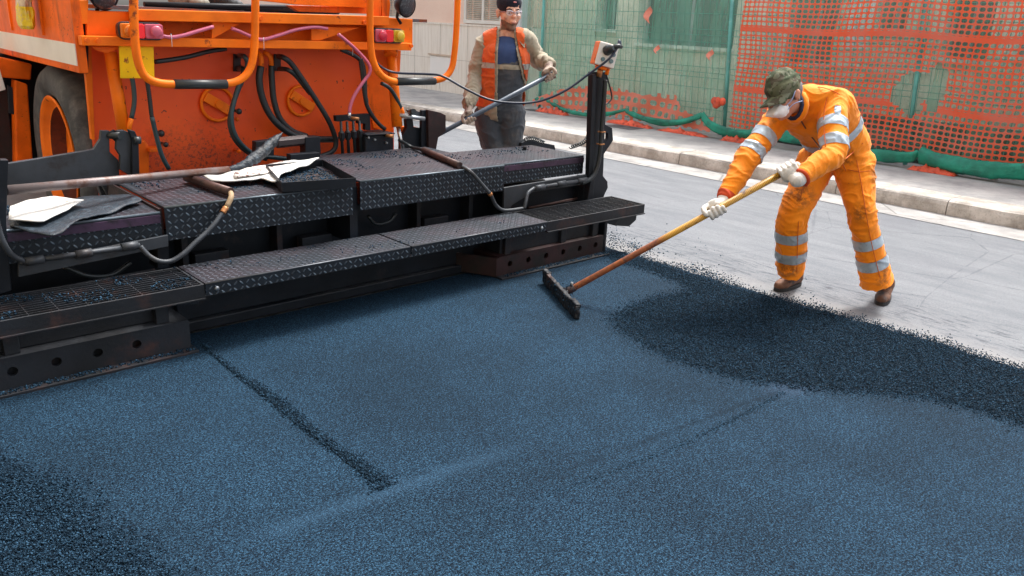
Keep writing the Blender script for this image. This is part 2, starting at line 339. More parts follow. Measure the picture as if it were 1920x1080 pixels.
# new mat with a rough, sloping edge towards the old road
ys = np.arange(-6, 3.93, .03); m = MB(); vs = []; fs = []
for i, y in enumerate(ys):
    e = 4.585+.035*noise.noise(Vector((0, y*6, 0)))+.02*noise.noise(Vector((3, y*25, 0)))
    vs += [(-8, y, 0), (e-.06, y, 0.0), (e, y, -.012), (e+.03, y, -.029)]
for i in range(len(ys)-1):
    for k in range(3): a = i*4+k; fs.append((a, a+1, a+5, a+4))
m.add(vs, fs, True); tag(m.build('fresh_asphalt', MAT_ASPH), kind='structure')
tag(MB().b2((8.48, -20, -.05), (14, 70, .115)).build('pavement', SIDEW), kind='structure')
# kerb: individual stones with rounded nose
kerb = MB(); y = -6.35
kj = []
while y < 45:
    L = random.choice([.95, 1.0, 1.15, 1.9]); x0 = 8.46+random.uniform(-.008, .008); zt = .127+random.uniform(-.004, .004); x1 = 8.83
    prof = [(x0, -.045), (x0+.004, .07), (x0+.014, zt-.022), (x0+.04, zt-.004), (x0+.08, zt), (x1, zt), (x1, -.045)]
    n = max(2, int(L/.1)); vs = []; fs = []
    for i in range(n+1):
        yy = y+.006+(L-.012)*i/n
        for (a, b) in prof: vs.append((a+.008*noise.noise(Vector((a*5, yy*4, b*9))), yy, b+.006*noise.noise(Vector((yy*5, 1, a*5)))))
    k = len(prof)
    for i in range(n):
        for j in range(k-1): fs.append((i*k+j, i*k+j+1, (i+1)*k+j+1, (i+1)*k+j))
    fs += [tuple(range(k)), tuple(range((n+1)*k-1, n*k-1, -1))]; kerb.add(vs, fs); y += L
tag(kerb.build('kerb', KERB), kind='structure')
sheet('gutter', [(7.95, -20), (8.47, -20), (8.47, 60), (7.95, 60)], -.025, GUTTER)
# loose grains
def grains(name, pts, size, label=None, mat=GRAIN, kind='stuff', parent=None, cat=None):
    n = len(pts); base = np.array([(1, 0, 0), (-1, 0, 0), (0, 1, 0), (0, -1, 0), (0, 0, 1), (0, 0, -1)], float)
    F = np.array([(0, 2, 4), (2, 1, 4), (1, 3, 4), (3, 0, 4), (2, 0, 5), (1, 2, 5), (3, 1, 5), (0, 3, 5)])
    V = base[None]*(rng.uniform(.55, 1.25, (n, 6, 1)))*rng.uniform(.7, 1.2, (n, 1, 3))
    q = rng.normal(size=(n, 4)); q /= np.linalg.norm(q, axis=1)[:, None]; a, b, c, d = q.T
    Rm = np.stack([np.stack([1-2*(c*c+d*d), 2*(b*c-a*d), 2*(b*d+a*c)], 1), np.stack([2*(b*c+a*d), 1-2*(b*b+d*d), 2*(c*d-a*b)], 1), np.stack([2*(b*d-a*c), 2*(c*d+a*b), 1-2*(b*b+c*c)], 1)], 1)
    V = np.einsum('nij,nkj->nki', Rm, V)*size[:, None, None]*.5 + np.asarray(pts)[:, None, :]
    FF = (F[None]+6*np.arange(n)[:, None, None]).reshape(-1, 3)
    me = bpy.data.meshes.new(name); me.vertices.add(n*6); me.vertices.foreach_set('co', V.astype(np.float32).ravel())
    me.loops.add(len(FF)*3); me.loops.foreach_set('vertex_index', FF.ravel().astype(np.int32)); me.polygons.add(len(FF))
    me.polygons.foreach_set('loop_start', np.arange(0, len(FF)*3, 3, dtype=np.int32)); me.update(calc_edges=True); me.validate()
    o = link(name, me, mat, parent); return tag(o, label, cat, None, kind)
def in_poly(x, y, poly):
    r = np.zeros(len(x), bool); n = len(poly)
    for i in range(n):
        x1, y1 = poly[i]; x2, y2 = poly[(i+1) % n]
        c = ((y1 > y) != (y2 > y)); xi = (x2-x1)*(y-y1)/(y2-y1+1e-12)+x1; r ^= c & (x < xi)
    return r
def gp(L): return [tuple(SZ(a, b, 0)[:2]) for a, b in L]
band = gp([(1138, 473), (1195, 478), (1290, 512), (1400, 545), (1560, 585), (1760, 640), (1960, 705), (1990, 830), (1920, 797), (1800, 762), (1700, 742), (1600, 735), (1500, 728), (1400, 712), (1300, 690), (1230, 660), (1170, 625), (1148, 600), (1180, 575), (1240, 556), (1300, 545), (1270, 528), (1210, 505), (1150, 490)])
cor = gp([(-20, 850), (40, 890), (110, 905), (150, 950), (200, 1000), (250, 1020), (290, 1060), (330, 1110), (-200, 1300), (-400, 1000)])
def jit(poly, a=.02, k=12):
    out = []; n = len(poly)
    for i in range(n):
        p, q = np.array(poly[i]), np.array(poly[(i+1) % n])
        for j in range(k):
            r = p+(q-p)*j/k; out.append((r[0]+a*random.uniform(-1, 1), r[1]+a*random.uniform(-1, 1)))
    return out
def inset(poly, d):
    P = np.array(poly, float); a2 = sum(P[i][0]*P[(i+1) % len(P)][1]-P[(i+1) % len(P)][0]*P[i][1] for i in range(len(P))); sg = 1 if a2 > 0 else -1; out = []
    for i in range(len(P)):
        t = P[(i+1) % len(P)]-P[i-1]; t = t/np.linalg.norm(t); out.append(tuple(P[i]+sg*d*np.array([-t[1], t[0]])))
    return out
def fillpts(poly, dens, spread=.05, hmax=.014):
    P = np.array(poly); lo = P.min(0)-spread*2; hi = P.max(0)+spread*2; n = int((hi-lo).prod()*dens)
    x = rng.uniform(lo[0], hi[0], n); y = rng.uniform(lo[1], hi[1], n)
    k = in_poly(x+rng.normal(0, spread*.5, n), y+rng.normal(0, spread*.5, n), poly); x, y = x[k], y[k]
    return np.stack([x, y, rng.uniform(.0, hmax, len(x))], 1)
_vis = lambda p: p[(p[:, 1] > .3) | (p[:, 0] < 1)]
sheet('loose_asphalt_bed', jit(inset(band, .035), .02), .002, MAT_COARSE)
a = fillpts(band, 33000, .085, .011); b = fillpts(cor, 36000, .10, .011)
# groove left by the screed joint, dense row of dark grains
n = 5200; yy = rng.uniform(2.08, 3.72, n); g_ = np.stack([1.385+rng.normal(0, 1, n)*(.008+.0075*(3.72-yy))*(1+.3*np.sin(yy*7))+.006*np.sin(yy*9), yy, rng.uniform(0, .010, n)], 1)
n = 2200; yy = 2.15-1.4*rng.uniform(0, 1, n)**1.6; g2 = np.stack([1.385+rng.normal(0, .02, n)+(2.15-yy)*.02, yy, rng.uniform(0, .003, n)], 1)
n = 2600; t = rng.uniform(0, 1, n); g3 = np.stack([3.3-1.75*t, 1.60+.14*t+rng.normal(0, .009, n)-.06*np.sin(t*3.1), rng.uniform(-.003, .001, n)], 1)
g3 = g3[rng.uniform(0, 1, n) > t*.8]
L1 = SZ(1210, 510, 0); n = 200
allp = np.concatenate([a, b, g_, g3]); grains('loose_asphalt', allp, rng.uniform(.0048, .0102, len(allp)), 'coarse loose dark asphalt raked along the mat edge')
sheet('joint_groove', [(1.385+(.010+.013*(1-i/40)+.003*math.sin(i*1.7)+.003*math.sin(i*3.1))*s, 2.14+1.58*i/40) for s, r in ((-1, range(41)), (1, range(40, -1, -1))) for i in r], .003, MAT_COARSE)
# crumbs thrown on to the old road
n = 7000; yy = rng.uniform(.4, 4.3, n); xx = 4.6+np.abs(rng.normal(0, .11, n))**1.1
far = rng.uniform(0, 1, n) < .04; xx += np.maximum(0, yy-2.7)*.22*rng.uniform(0, 1, n); xx[far] += rng.uniform(0, .9, far.sum()); k = (noise_k := np.array([noise.noise(Vector((x*2.5, y*2.5, 0))) for x, y in zip(xx, yy)])) + (yy-2.4)*.30 > rng.uniform(-.25, .45, n)
cr = np.stack([xx[k], yy[k], np.full(k.sum(), -.028)], 1); grains('asphalt_crumbs', cr, .004+.012*rng.uniform(0, 1, len(cr))**2.2, 'scattered black asphalt crumbs on the old road')
# ------------------------------------------------------------------ buildings
BX = 10.9
bl = empty('house', (BX, 15, .11), 'pale pink house with white stone base beside the netting', 'house')
MB().b2((BX, 11.35, 1.52), (17, 26, 9)).build('wall', PLASTER, bl)
MB().b2((BX-.03, 11.35, .08), (17, 26, 1.50)).build('stone_base', WAINS, bl)
MB().b2((BX-.05, 11.35, 1.5), (17, 26, 1.535)).build('base_ledge', WAINS, bl)
m = MB()
for yy in np.arange(11.4, 25, .92): m.b2((BX-.034, yy, .16), (BX-.02, yy+.007, 1.5))
m.b2((BX-.033, 11.35, .8), (BX-.02, 26, .806)); m.build('joint', plain('stone_joint', (.35, .33, .3), .8), bl)
for wy in (12.25, 15.6, 19):
    f = MB(); y0, y1, z0, z1 = wy, wy+1.05, 1.62, 3.1
    f.b2((BX-.06, y0-.06, z0-.07), (BX+.02, y1+.06, z0)); f.b2((BX-.05, y0-.06, z0), (BX+.02, y0, z1)); f.b2((BX-.05, y1, z0), (BX+.02, y1+.06, z1)); f.b2((BX-.05, y0-.06, z1), (BX+.02, y1+.06, z1+.06)); f.b2((BX-.045, (y0+y1)/2-.03, z0), (BX+.01, (y0+y1)/2+.03, z1))
    fo = f.build('window', SHUT, bl); s = MB(); zz = z0+.02
    while zz < z1-.03:
        for (q0, q1) in ((y0+.03, (y0+y1)/2-.18), ((y0+y1)/2-.14, (y0+y1)/2-.04), ((y0+y1)/2+.04, y1-.2), (y1-.16, y1-.03)): s.box((BX-.02, (q0+q1)/2, zz), (.03, q1-q0, .008), ry=.6)
        zz += .035
    s.build('shutter', surf('shutter_slat', (.50, .51, .46), .5), fo); MB().b2((BX+.004, y0, z0), (BX+.012, y1, z1)).build('pane', DARKW, fo)
MB().b2((BX-.045, 13.75, .33), (BX-.025, 14.5, .84)).build('meter_cover', plain('meter_white', (.8, .8, .79), .5), bl, .01)
MB().b2((BX-.07, 13.7, .86), (BX-.02, 14.55, .89)).build('meter_ledge', surf('beige_ledge', (.5, .4, .32), .7), bl)
# unseen house added on the left to block sky light and darken the ground
nb_ = empty('house', (-2.6, 6, 0), 'unseen ochre house added left of the paver to block sky light', 'house')
MB().b2((-12, -14, -.05), (-2.6, 20, 11)).build('wall', surf('ochre_plaster', (.42, .33, .22), .9, 0, .1, bs=20), nb_)
for wy in (-8, -3, 2, 7, 12):
    f = MB().b2((-2.62, wy, 1.2), (-2.56, wy+1.2, 2.9)).build('window', SHUT, nb_)
    MB().b2((-2.558, wy+.1, 1.3), (-2.55, wy+1.1, 2.8)).build('pane', DARKW, f)
# grey shell behind the netting
gb = empty('unfinished_house', (11.3, 4, .11), 'grey green cement house shell behind the fence netting', 'house')
m = MB(); X2 = 11.25
def wallseg(y0, y1, z0, z1, x=X2): m.b2((x, y0, z0), (x+.3, y1, z1))
def yx(px): return float(SX(px, 100, X2)[1])
def zx(px, py): return float(SX(px, py, X2)[2])
ops = [(1112, 1150, 60), (1192, 1372, 92), (1470, 1560, 125), (1628, 1690, 60), (1760, 1850, 120), (1900, 2100, 120)]
edge = 11.34; zt_ = 4.2
for (a, b, py) in ops:
    ya, yb_ = yx(a), yx(b); z_ = zx((a+b)/2, py)
    wallseg(ya, edge, .08, zt_); wallseg(yb_, ya, .08, z_, X2+.04); edge = yb_
wallseg(-6, edge, .08, zt_)
m.b2((X2+.01, -6, 3.4), (X2+.29, 11.3, 4.1)); m.b2((X2+1.6, -6, .08), (X2+1.8, 11.34, 4.2)); m.build('wall', CEMENT, gb)
SILLM = surf('pale_sill', (.70, .74, .68), .6); GFR = surf('grey_frame', (.28, .32, .32), .5); GLS = plain('dusty_glass', (.10, .14, .13), .3)
for (a, b, py) in ops:
    y1, y0 = yx(a), yx(b); z_ = zx((a+b)/2, py); yc = (y0+y1)/2
    MB().b2((X2-.03, y0-.03, z_), (X2+.34, y1+.03, z_+.05)).build('window_sill', SILLM, gb)
    fr = MB()
    for yb_ in (y0+.03, yc, y1-.03): fr.b2((X2+.2, yb_-.03, z_+.05), (X2+.24, yb_+.03, 3.4))
    wdo = fr.build('window', GFR, gb); MB().b2((X2+.215, y0, z_+.05), (X2+.225, y1, 3.4)).build('pane', GLS, wdo)
MB().b2((X2-.012, yx(1625), zx(1600, 92)), (X2, yx(1578), 3.3)).build('curtain', plain('white_sheet', (.82, .86, .86), .8), gb)
MB().b2((X2-.015, yx(1750), zx(1650, 133)), (X2, yx(1545), zx(1650, 126))).build('ledge', SILLM, gb)
MB().b2((X2-.5, -4, .08), (X2-.01, yx(1500), .62)).build('rubble', surf('dark_rubble', (.05, .09, .075), .9, 0, .5, (.2, .2, .17), 4, .5, .62, bs=9, bst=1, bd=.05), gb)
# pale column standing at the house corner
c0 = empty('downpipe', (10.6, 11.5, .12), 'pale grey square post at the house corner behind the worker', 'post')
MB().b2((10.56, 11.34, .115), (10.74, 11.72, 3.6)).build('shaft', surf('pale_post', (.55, .6, .64), .5, 0, .1), c0, .01); MB().b2((10.52, 11.3, .114), (10.78, 11.76, .2)).build('foot', SIDEW, c0, .01)
# ------------------------------------------------------------------ fence
FX = 10.35
pb = [SX(1012, 188, FX)[1], SX(1357, 236, FX)[1], SX(1696, 304, FX)[1], 1.3]
pt = [SX(1020, 0, FX)[1], SX(1371, 0, FX)[1], SX(1737, 0, FX)[1], .9]
for i in range(3):
    fo = empty('wire_fence', (FX, (pb[i]+pb[i+1])/2, .12), ['green welded wire fence panel nearest the pink house', 'green welded wire fence panel behind the bending worker', 'green welded wire fence panel at the right edge'][i], 'fence', 'wire fence panels along the pavement')
    for k in (0, 1):
        p0 = np.array([FX+.03*k, pb[i+k]+(.05 if k else -.05)*(i > 0 or k)*0, .13]); p1 = np.array([FX+.03*k, p0[1]+(pt[i+k]-pb[i+k])*1.1, 2.2])
        if k == 0 and i > 0: continue
        MB().tube([p0, p1], .027, 10).build('post', GREENP, fo)
    wm = MB(); ya, yb_ = pb[i]-.04, pb[i+1]+.04; yta, ytb = pt[i]-.04, pt[i+1]+.04
    n = int(abs(ya-yb_)/.11)
    for j in range(n+1):
        t = j/n; pts = []
        for z in (.2, .50, .54, .58, 1.02, 1.06, 1.10, 1.55, 1.59, 1.63, 2.15):
            q = (z-.13)/2.07; Y = (ya+(yb_-ya)*t)*(1-q)+(yta+(ytb-yta)*t)*q
            pts.append((FX+.015+(.02 if abs(z-.54) < .01 or abs(z-1.06) < .01 or abs(z-1.59) < .01 else 0), Y, z))
        wm.tube(pts, .0038, 4, False)
    for z in (.25, .4, .5, .58, .8, .95, 1.02, 1.10, 1.3, 1.45, 1.55, 1.63, 1.85, 2.05):
        q = (z-.13)/2.07; wm.tube([(FX+.012, ya*(1-q)+yta*q, z), (FX+.012, yb_*(1-q)+ytb*q, z)], .0038, 4, False)
    wm.build('wire_mesh', WIREG, fo)
def cloth(name, y0, y1, zbot, ztop, x, amp, mat, label, cat, ny=80, nz=26, seed=0, hole=None, xf=None, group=None):
    vs = []; fs = []; uvs = []
    for i in range(ny+1):
        Y = y0+(y1-y0)*i/ny; zb = zbot(Y) if callable(zbot) else zbot; zt = ztop(Y) if callable(ztop) else ztop
        for j in range(nz+1):
            z = zb+(zt-zb)*j/nz
            dx = amp*(noise.noise(Vector((Y*1.3, z*.8, seed)))+.4*noise.noise(Vector((Y*4, z*2, seed+5)))) + (xf(Y, z) if xf else 0)
            vs.append((x+dx, Y, z)); uvs.append((Y+.05*noise.noise(Vector((Y*1.5, z*1.8, 9))), z+.05*noise.noise(Vector((Y*.8, z, seed+3)))))
    for i in range(ny):
        for j in range(nz):
            Yc = y0+(y1-y0)*(i+.5)/ny; zc = vs[i*(nz+1)+j][2]
            if hole and hole(Yc, zc): continue
            fs.append((i*(nz+1)+j, (i+1)*(nz+1)+j, (i+1)*(nz+1)+j+1, i*(nz+1)+j+1))
    me = bpy.data.meshes.new(name); me.from_pydata(vs, [], fs); uv = me.uv_layers.new(name='UVMap')
    for l in me.loops: uv.data[l.index].uv = uvs[l.vertex_index]
    for p in me.polygons: p.use_smooth = True
    o = link(name, me, mat); return tag(o, label, cat, group)
cloth('shade_net', 11.15, .3, .2, 2.2, FX+.07, .05, SHADE, 'translucent green shade net hung behind the wire fence', 'netting')
def hole1(Y, z):
    c = SX(1718, 165, FX-.06); dy = (Y-c[1])/.36; dz = (z-c[2]+.05)/.30; return dy*dy+dz*dz < .75+.9*noise.noise(Vector((Y*5, z*5, 2)))
cloth('barrier_net', pb[1]-.12, .3, .30, 2.2, FX-.06, .05, ONET, 'orange plastic barrier net with round holes, torn beside a post', 'netting', 150, 60, 3, hole1)
# slumped piece of net on the left
yl, yr = SX(1000, 200, FX-.1)[1], SX(1340, 230, FX-.1)[1]
def ztop(Y):
    t = (yl-Y)/(yl-yr); z = np.interp(t, [0, .15, .28, .42, .55, .65, .72, .80, .84, .93, 1.], [.30, .50, .62, .70, .66, .60, .66, .66, .50, .36, .42]); return float(z)+.02*noise.noise(Vector((Y*9, 0, 0)))
cloth('slumped_net', yl, yr, .20, ztop, FX-.12, .05, ONET2, 'faded orange net with large holes slumped along the fence foot', 'netting', 100, 16, 8, None, lambda Y, z: -.08*max(0, .6-z)+.03*math.sin(Y*7+z*9))
# rolled hem
def hem(name, pts, r, label, seed):
    P = resample(spline(pts, 10), .035); rr = [r*(1+.45*noise.noise(Vector((p[1]*2.3, seed, 0)))+.12*noise.noise(Vector((p[1]*14, seed, 3)))) for p in P]
    rr[0] *= .3; rr[-1] *= .4
    mb = MB(); T = len(P); n = 14; vs = []; fs = []
    for i, p in enumerate(P):
        for k in range(n):
            t = 2*math.pi*k/n; q = rr[i]*(1+.16*math.sin(3*t+p[1]*5)+.12*noise.noise(Vector((t*2, p[1]*5, seed))))
            vs.append((p[0]+q*.7*math.cos(t), p[1], p[2]+q*math.sin(t)))
    for i in range(T-1):
        for k in range(n): fs.append((i*n+k, i*n+(k+1) % n, (i+1)*n+(k+1) % n, (i+1)*n+k))
    mb.add(vs, fs, True); return tag(mb.build(name, GROLL), label, 'netting', 'rolled green net along the fence foot')
hx = FX-.16
hem('rolled_net', [SX(a, b, hx) for a, b in ((1003, 186), (1030, 192), (1060, 207), (1100, 215), (1140, 213), (1175, 206))], .035, 'rolled green net hem swagging left of the control post', 1)
hem('rolled_net', [SX(a, b, hx) for a, b in ((1172, 207), (1200, 220), (1240, 229), (1280, 228), (1318, 216))], .045, 'rolled green net hem between control post and worker', 2)
hem('rolled_net', [SX(a, b, hx) for a, b in ((1316, 216), (1335, 236), (1370, 248), (1430, 253), (1520, 262), (1620, 288), (1700, 294), (1722, 288))], .065, 'rolled green net hem behind the bending worker', 3)
hem('rolled_net', [SX(a, b, hx) for a, b in ((1722, 287), (1760, 303), (1830, 317), (1900, 320), (1990, 318))], .095, 'thick rolled green net hem at the right edge', 4)
# crumpled scraps of orange net on the pavement
scr = surf('orange_net_scrap', (.75, .11, .05), .6, 0, .3, (.3, .05, .03), 9, .5, .7)
for i, (a, b, wd, ht, lb) in enumerate(((1040, 203, .75, .16, 'crumpled orange net scrap at the left end of the fence'), (1185, 222, .9, .13, 'crumpled orange net scrap behind the control post'), (1285, 236, .9, .10, 'crumpled orange net scrap left of the bending worker'), (1392, 236, .55, .14, 'folded faded orange net scrap at the middle post'), (1755, 303, .55, .13, 'red orange net scrap between two green rolls'))):
    c = SX(a, b, FX-.12); m = MB(); vs = []; fs = []
    for u in range(21):
        for v in range(7):
            t = v/6*math.pi; Y = (u/20-.5)*wd; h = ht*(1-(2*u/20-1)**2)**.5*(.7+.5*noise.noise(Vector((u*.5, i*3, 0))))
            vs.append((c[0]-.06-math.cos(t)*.07-.02*noise.noise(Vector((u*.7, v, i))), c[1]+Y, max(.118, .118+math.sin(t)*h*(.6+.7*abs(noise.noise(Vector((u*.8, v*.9, i))))))))
    for u in range(20):
        for v in range(6): fs.append((u*7+v, u*7+v+1, (u+1)*7+v+1, (u+1)*7+v))
    m.add(vs, fs); build_obj('net_scrap', m, scr, lb, 'net scrap', 'orange net scraps at the fence foot')
c = SX(1345, 192, FX-.1); m = MB()
for k in range(5): m.ell(c+rng.normal(0, .025, 3), (.05, .055, .06), n=9, m=6)
build_obj('knotted_net', m, scr, 'knot of bright orange net tied beside the middle fence post', 'net scrap')
scr2 = surf('pale_net_scrap', (.72, .26, .19), .7, 0, .2)
for (a, b, hh, lb) in ((1217, 28, .22, 'pale orange scrap caught high on the green netting'), (1233, 94, .12, 'small pale orange scrap caught mid way on the green netting'), (1333, 104, .14, 'small orange scrap caught beside the middle fence post')):
    c = SX(a, b, FX-.04); m = MB(); n_ = 9; vs = []; fs = []
    for i in range(n_):
        t = i/(n_-1); w_ = hh*.32*math.sin(math.pi*min(1, t*.9+.08)); z = c[2]+hh*(t-.5)
        for q in (-1, 0, 1): vs.append((c[0]-.02*math.sin(t*7+q)-(.01 if q == 0 else 0), c[1]+q*w_+.05*math.sin(t*4), z+.02*q))
    for i in range(n_-1):
        for j in range(2): fs.append((i*3+j, i*3+j+1, (i+1)*3+j+1, (i+1)*3+j))
    m.add(vs, fs, True); build_obj('net_scrap', m, scr2, lb, 'net scrap')
# drain covers
for (a, b, sx, sy, lb) in ((1168, 238, .35, .55, 'dark metal cover set in the pavement behind the post'), (1012, 208, .25, .7, 'dark metal cover near the pink house corner')):
    p = SZ(a, b, .12); m = MB(); m.b2((p[0]-sx/2, p[1]-sy/2, .112), (p[0]+sx/2, p[1]+sy/2, .121))
    for k in range(6): m.b2((p[0]-sx/2+.03, p[1]-sy/2+.05+k*sy/6.5, .121), (p[0]+sx/2-.03, p[1]-sy/2+.08+k*sy/6.5, .125))
    build_obj('drain_cover', m, surf('cover_iron', (.12, .12, .13), .6), lb, 'drain cover')
# small plastic cup and brick feet under the fence
for (a, b, lb) in ((1863, 336, 'small pale concrete foot under the right green roll'), (1350, 252, 'small pale concrete foot under the middle green roll')):
    p = SZ(a, b, .12); m = MB(); m.tube([(p[0], p[1], .116), (p[0], p[1], .17), (p[0], p[1], .20)], [.045, .04, .03], 10); build_obj('concrete_block', m, KERB, lb, 'block')
# @@MACHINE
# ------------------------------------------------------------------ road paver
pv = empty('asphalt_paver', (2.6, 5.0, 0), 'orange asphalt paver seen from behind with black tread plate screed and steps', 'paver')
def plateY(name, poly, Y, th, mat, parent=pv, bevel=.003):
    return MB().prism([SY(a, b, Y) for a, b in poly], (0, th, 0)).build(name, mat, parent, bevel)
def beam(name, p0, p1, h, Y, d, mat, parent=pv, bevel=.004):   # top edge sighted p0-p1, h metres high
    a, b = SY(*p0, Y), SY(*p1, Y); return MB().prism([a, b, b-[0, 0, h], a-[0, 0, h]], (0, d, 0)).build(name, mat, parent, bevel)
def hose(pts, r, mat, name='hose', Y=5.15, corr=False, parent=pv, k=8):
    P = spline([PT(p, Y) for p in pts], k)
    if corr:
        P = resample(P, .0055); rr = [r*(1.0 if i % 2 else .84) for i in range(len(P))]; return MB().tube(P, rr, 10).build(name, mat, parent)
    return MB().tube(resample(P, .02), r, 10).build(name, mat, parent)
WY = 5.3
MB().b2((1.43, WY, .3), (3.62, WY+.05, 1.56)).build('rear_wall', WALLP, pv)
MB().b2((1.8, WY+.06, .35), (3.55, 8.8, 1.26)).build('body', WALLP, pv, .02)
MB().b2((.4, 6.95, .2), (1.62, 7.1, 1.22)).build('inner_chassis', BLACKM, pv, .01)
MB().b2((1.40, WY+.06, 1.262), (3.6, 8.9, 1.5)).build('upper_body', ORANGE, pv, .02)
MB().b2((1.45, WY-.25, 1.572), (3.75, 8.5, 1.594)).build('platform', surf('platform_deck', (.1, .09, .10), .6, .3, .3, (.25, .06, .02), 8, .5, .6), pv)
# vertical corner strip with bolts at the left
m = MB().prism([SY(a, b, 5.27) for a, b in ((152, 40), (170, 40), (178, 262), (172, 262))], (0, .04, 0)); m.build('corner_strip', ORANGE2, pv, .003)

# side panel with white stripe (longitudinal)
px_ = 1.33; zb = SX(150, 138, px_)[2]; ys_ = SX(149, 138, px_)[1]
z0 = SX(147, 124, px_)[2]; z1 = SX(145, 83, px_)[2]
sp = MB().b2((px_, ys_, zb), (px_+.05, 9.2, 2.15)).build('side_panel', ORANGE, pv, .006)
MB().b2((px_-.004, ys_+.012, z0), (px_, 9.2, z1)).build('white_stripe', WHITEP, sp)
for yy in (5.7, 6.5, 7.3): MB().b2((px_-.012, yy, z1+.02), (px_, yy+.02, 2.1)).build('seam', ORANGE2, sp)
plateY('dark_gap', [(143, 40), (166, 40), (166, 138), (146, 138)], 5.24, .02, BLACKM)
plateY('corner_bracket', [(140, 0), (166, 0), (165, 45), (143, 45)], 5.06, .02, ORANGE2)
# rear wheel
wc = np.array([1.38, 5.95, .60]); wh = MB()
def ringlathe(prof, c, n=56, lug=None):
    vs = []; fs = []; k = len(prof)
    for i in range(n):
        t = 2*math.pi*i/n
        for (x, r) in prof:
            rr = r
            if lug and r > .55: rr = r+lug*(1 if (i//2) % 2 else -1)
            vs.append((c[0]+x, c[1]+rr*math.cos(t), c[2]+rr*math.sin(t)))
    for i in range(n):
        for j in range(k-1): fs.append((i*k+j, i*k+j+1, ((i+1) % n)*k+j+1, ((i+1) % n)*k+j))
    return vs, fs
wo_ = MB(); wo_.add(*ringlathe([(.02, .40), (-.005, .43), (-.015, .47), (-.02, .53), (-.005, .58), (.03, .61), (.1, .62), (.3, .62), (.37, .59), (.38, .42)], wc), True)
TYRE = surf('tyre_rubber_muddy', (.055, .06, .07), .85, 0, .35, (.15, .15, .155), 7, .42, .75, bs=18, bst=.8)
tyre_wheel = empty('x', (0, 0, 0), '', ''); bpy.data.objects.remove(tyre_wheel)
whl = MB().add(*ringlathe([(.0, .405), (-.012, .415), (-.014, .395), (.005, .375), (.03, .36), (.035, .34)], wc), True).build('wheel', ORANGE2, pv)
MB().add(*ringlathe([(.035, .34), (.13, .325)], wc), True).build('rim_barrel', surf('rim_barrel_shaded', (.13, .028, .012), .6, 0, .3, (.05, .02, .015), 9, .5, .7), whl)  # barrel colour darkened to paint in the shadow inside the rim
MB().add(*ringlathe([(.13, .325), (.14, .22), (.10, .18), (.085, .10), (.07, .09), (.07, .0)], wc), True).build('rim_dish', ORANGE2, whl)
wo_.build('tyre', TYRE, whl); m = MB()
for k in range(8): t = k*math.pi/4; m.tube([(wc[0]+.14, wc[1]+.24*math.cos(t), wc[2]+.24*math.sin(t)), (wc[0]+.115, wc[1]+.24*math.cos(t), wc[2]+.24*math.sin(t))], .018, 6)
m.build('wheel_nut', ORANGE, whl)
# left structures in front of the wheel : orange upright and hopper arm
MB().prism([SY(a, b, 6.5) for a, b in ((28, 150), (52, 158), (64, 330), (30, 330))], (0, .12, 0)).build('frame_upright', ORANGE, pv, .01)
MB().prism([SY(a, b, 6.52) for a, b in ((-60, 95), (60, 120), (58, 150), (-60, 140))], (0, .3, 0)).build('arm_bracket', ORANGE, pv, .01)
MB().prism([SY(a, b, 6.4) for a, b in ((0, 130), (11, 168), (-2, 172), (-40, 168), (-40, 120))], (0, .04, 0)).build('white_guard', WHITEP, pv, .004)
plateY('ram_bracket', [(-40, 150), (12, 165), (28, 320), (-40, 330)], 6.6, .1, REDRUST)
plateY('side_slot', [(14, 160), (24, 164), (27, 215), (17, 212)], 6.38, .02, BLACKM)
# beams
lb = beam('lower_beam', (152, 67), (772, 81), .052, 4.98, .07, ORANGE2)
ub = beam('upper_beam', (250, 17), (730, 31), .062, 4.96, .09, ORANGE2)
beam('end_beam', (700, 31), (774, 36), .20, 5.04, .03, ORANGE2)
plateY('corner_panel', [(163, 20), (262, 22), (262, 70), (163, 67)], 5.06, .03, ORANGE)
plateY('recess_panel', [(262, 34), (735, 50), (735, 84), (262, 74)], 5.15, .02, ORANGE)
plateY('gusset', [(398, 40), (449, 45), (397, 74)], 5.02, .012, ORANGE2); plateY('gusset', [(584, 49), (674, 52), (600, 76), (584, 76)], 5.02, .012, ORANGE2)
plateY('top_hatch', [(470, -16), (690, -16), (690, 15), (560, 9), (470, -1)], 5.2, .05, ORANGE2)
plateY('hatch_frame', [(540, 10), (688, 13), (688, 26), (560, 22)], 5.25, .05, ORANGE)
for x0 in (700, 716): plateY('post_bracket', [(x0, -40), (x0+9, -40), (x0+16, 8), (x0+14, 31), (x0, 31)], 5.02, .03, ORANGE)
for (a, b) in ((488, 34), (682, 42), (163, 76), (184, 76), (770, 86)): p = SY(a, b, 4.96); MB().tube([p, p-[0, .015, 0]], .014, 6).build('bolt', ORANGE, pv)
m = MB()
for k in range(4): a = SY(270+k*3, 8+k*2.2, 5.3+.1*k); b = SY(560+k*25, 14+k*3, 5.35+.1*k); m.tube([a, b], .016, 6)
m.build('rail_on_platform', BLACKM, pv)
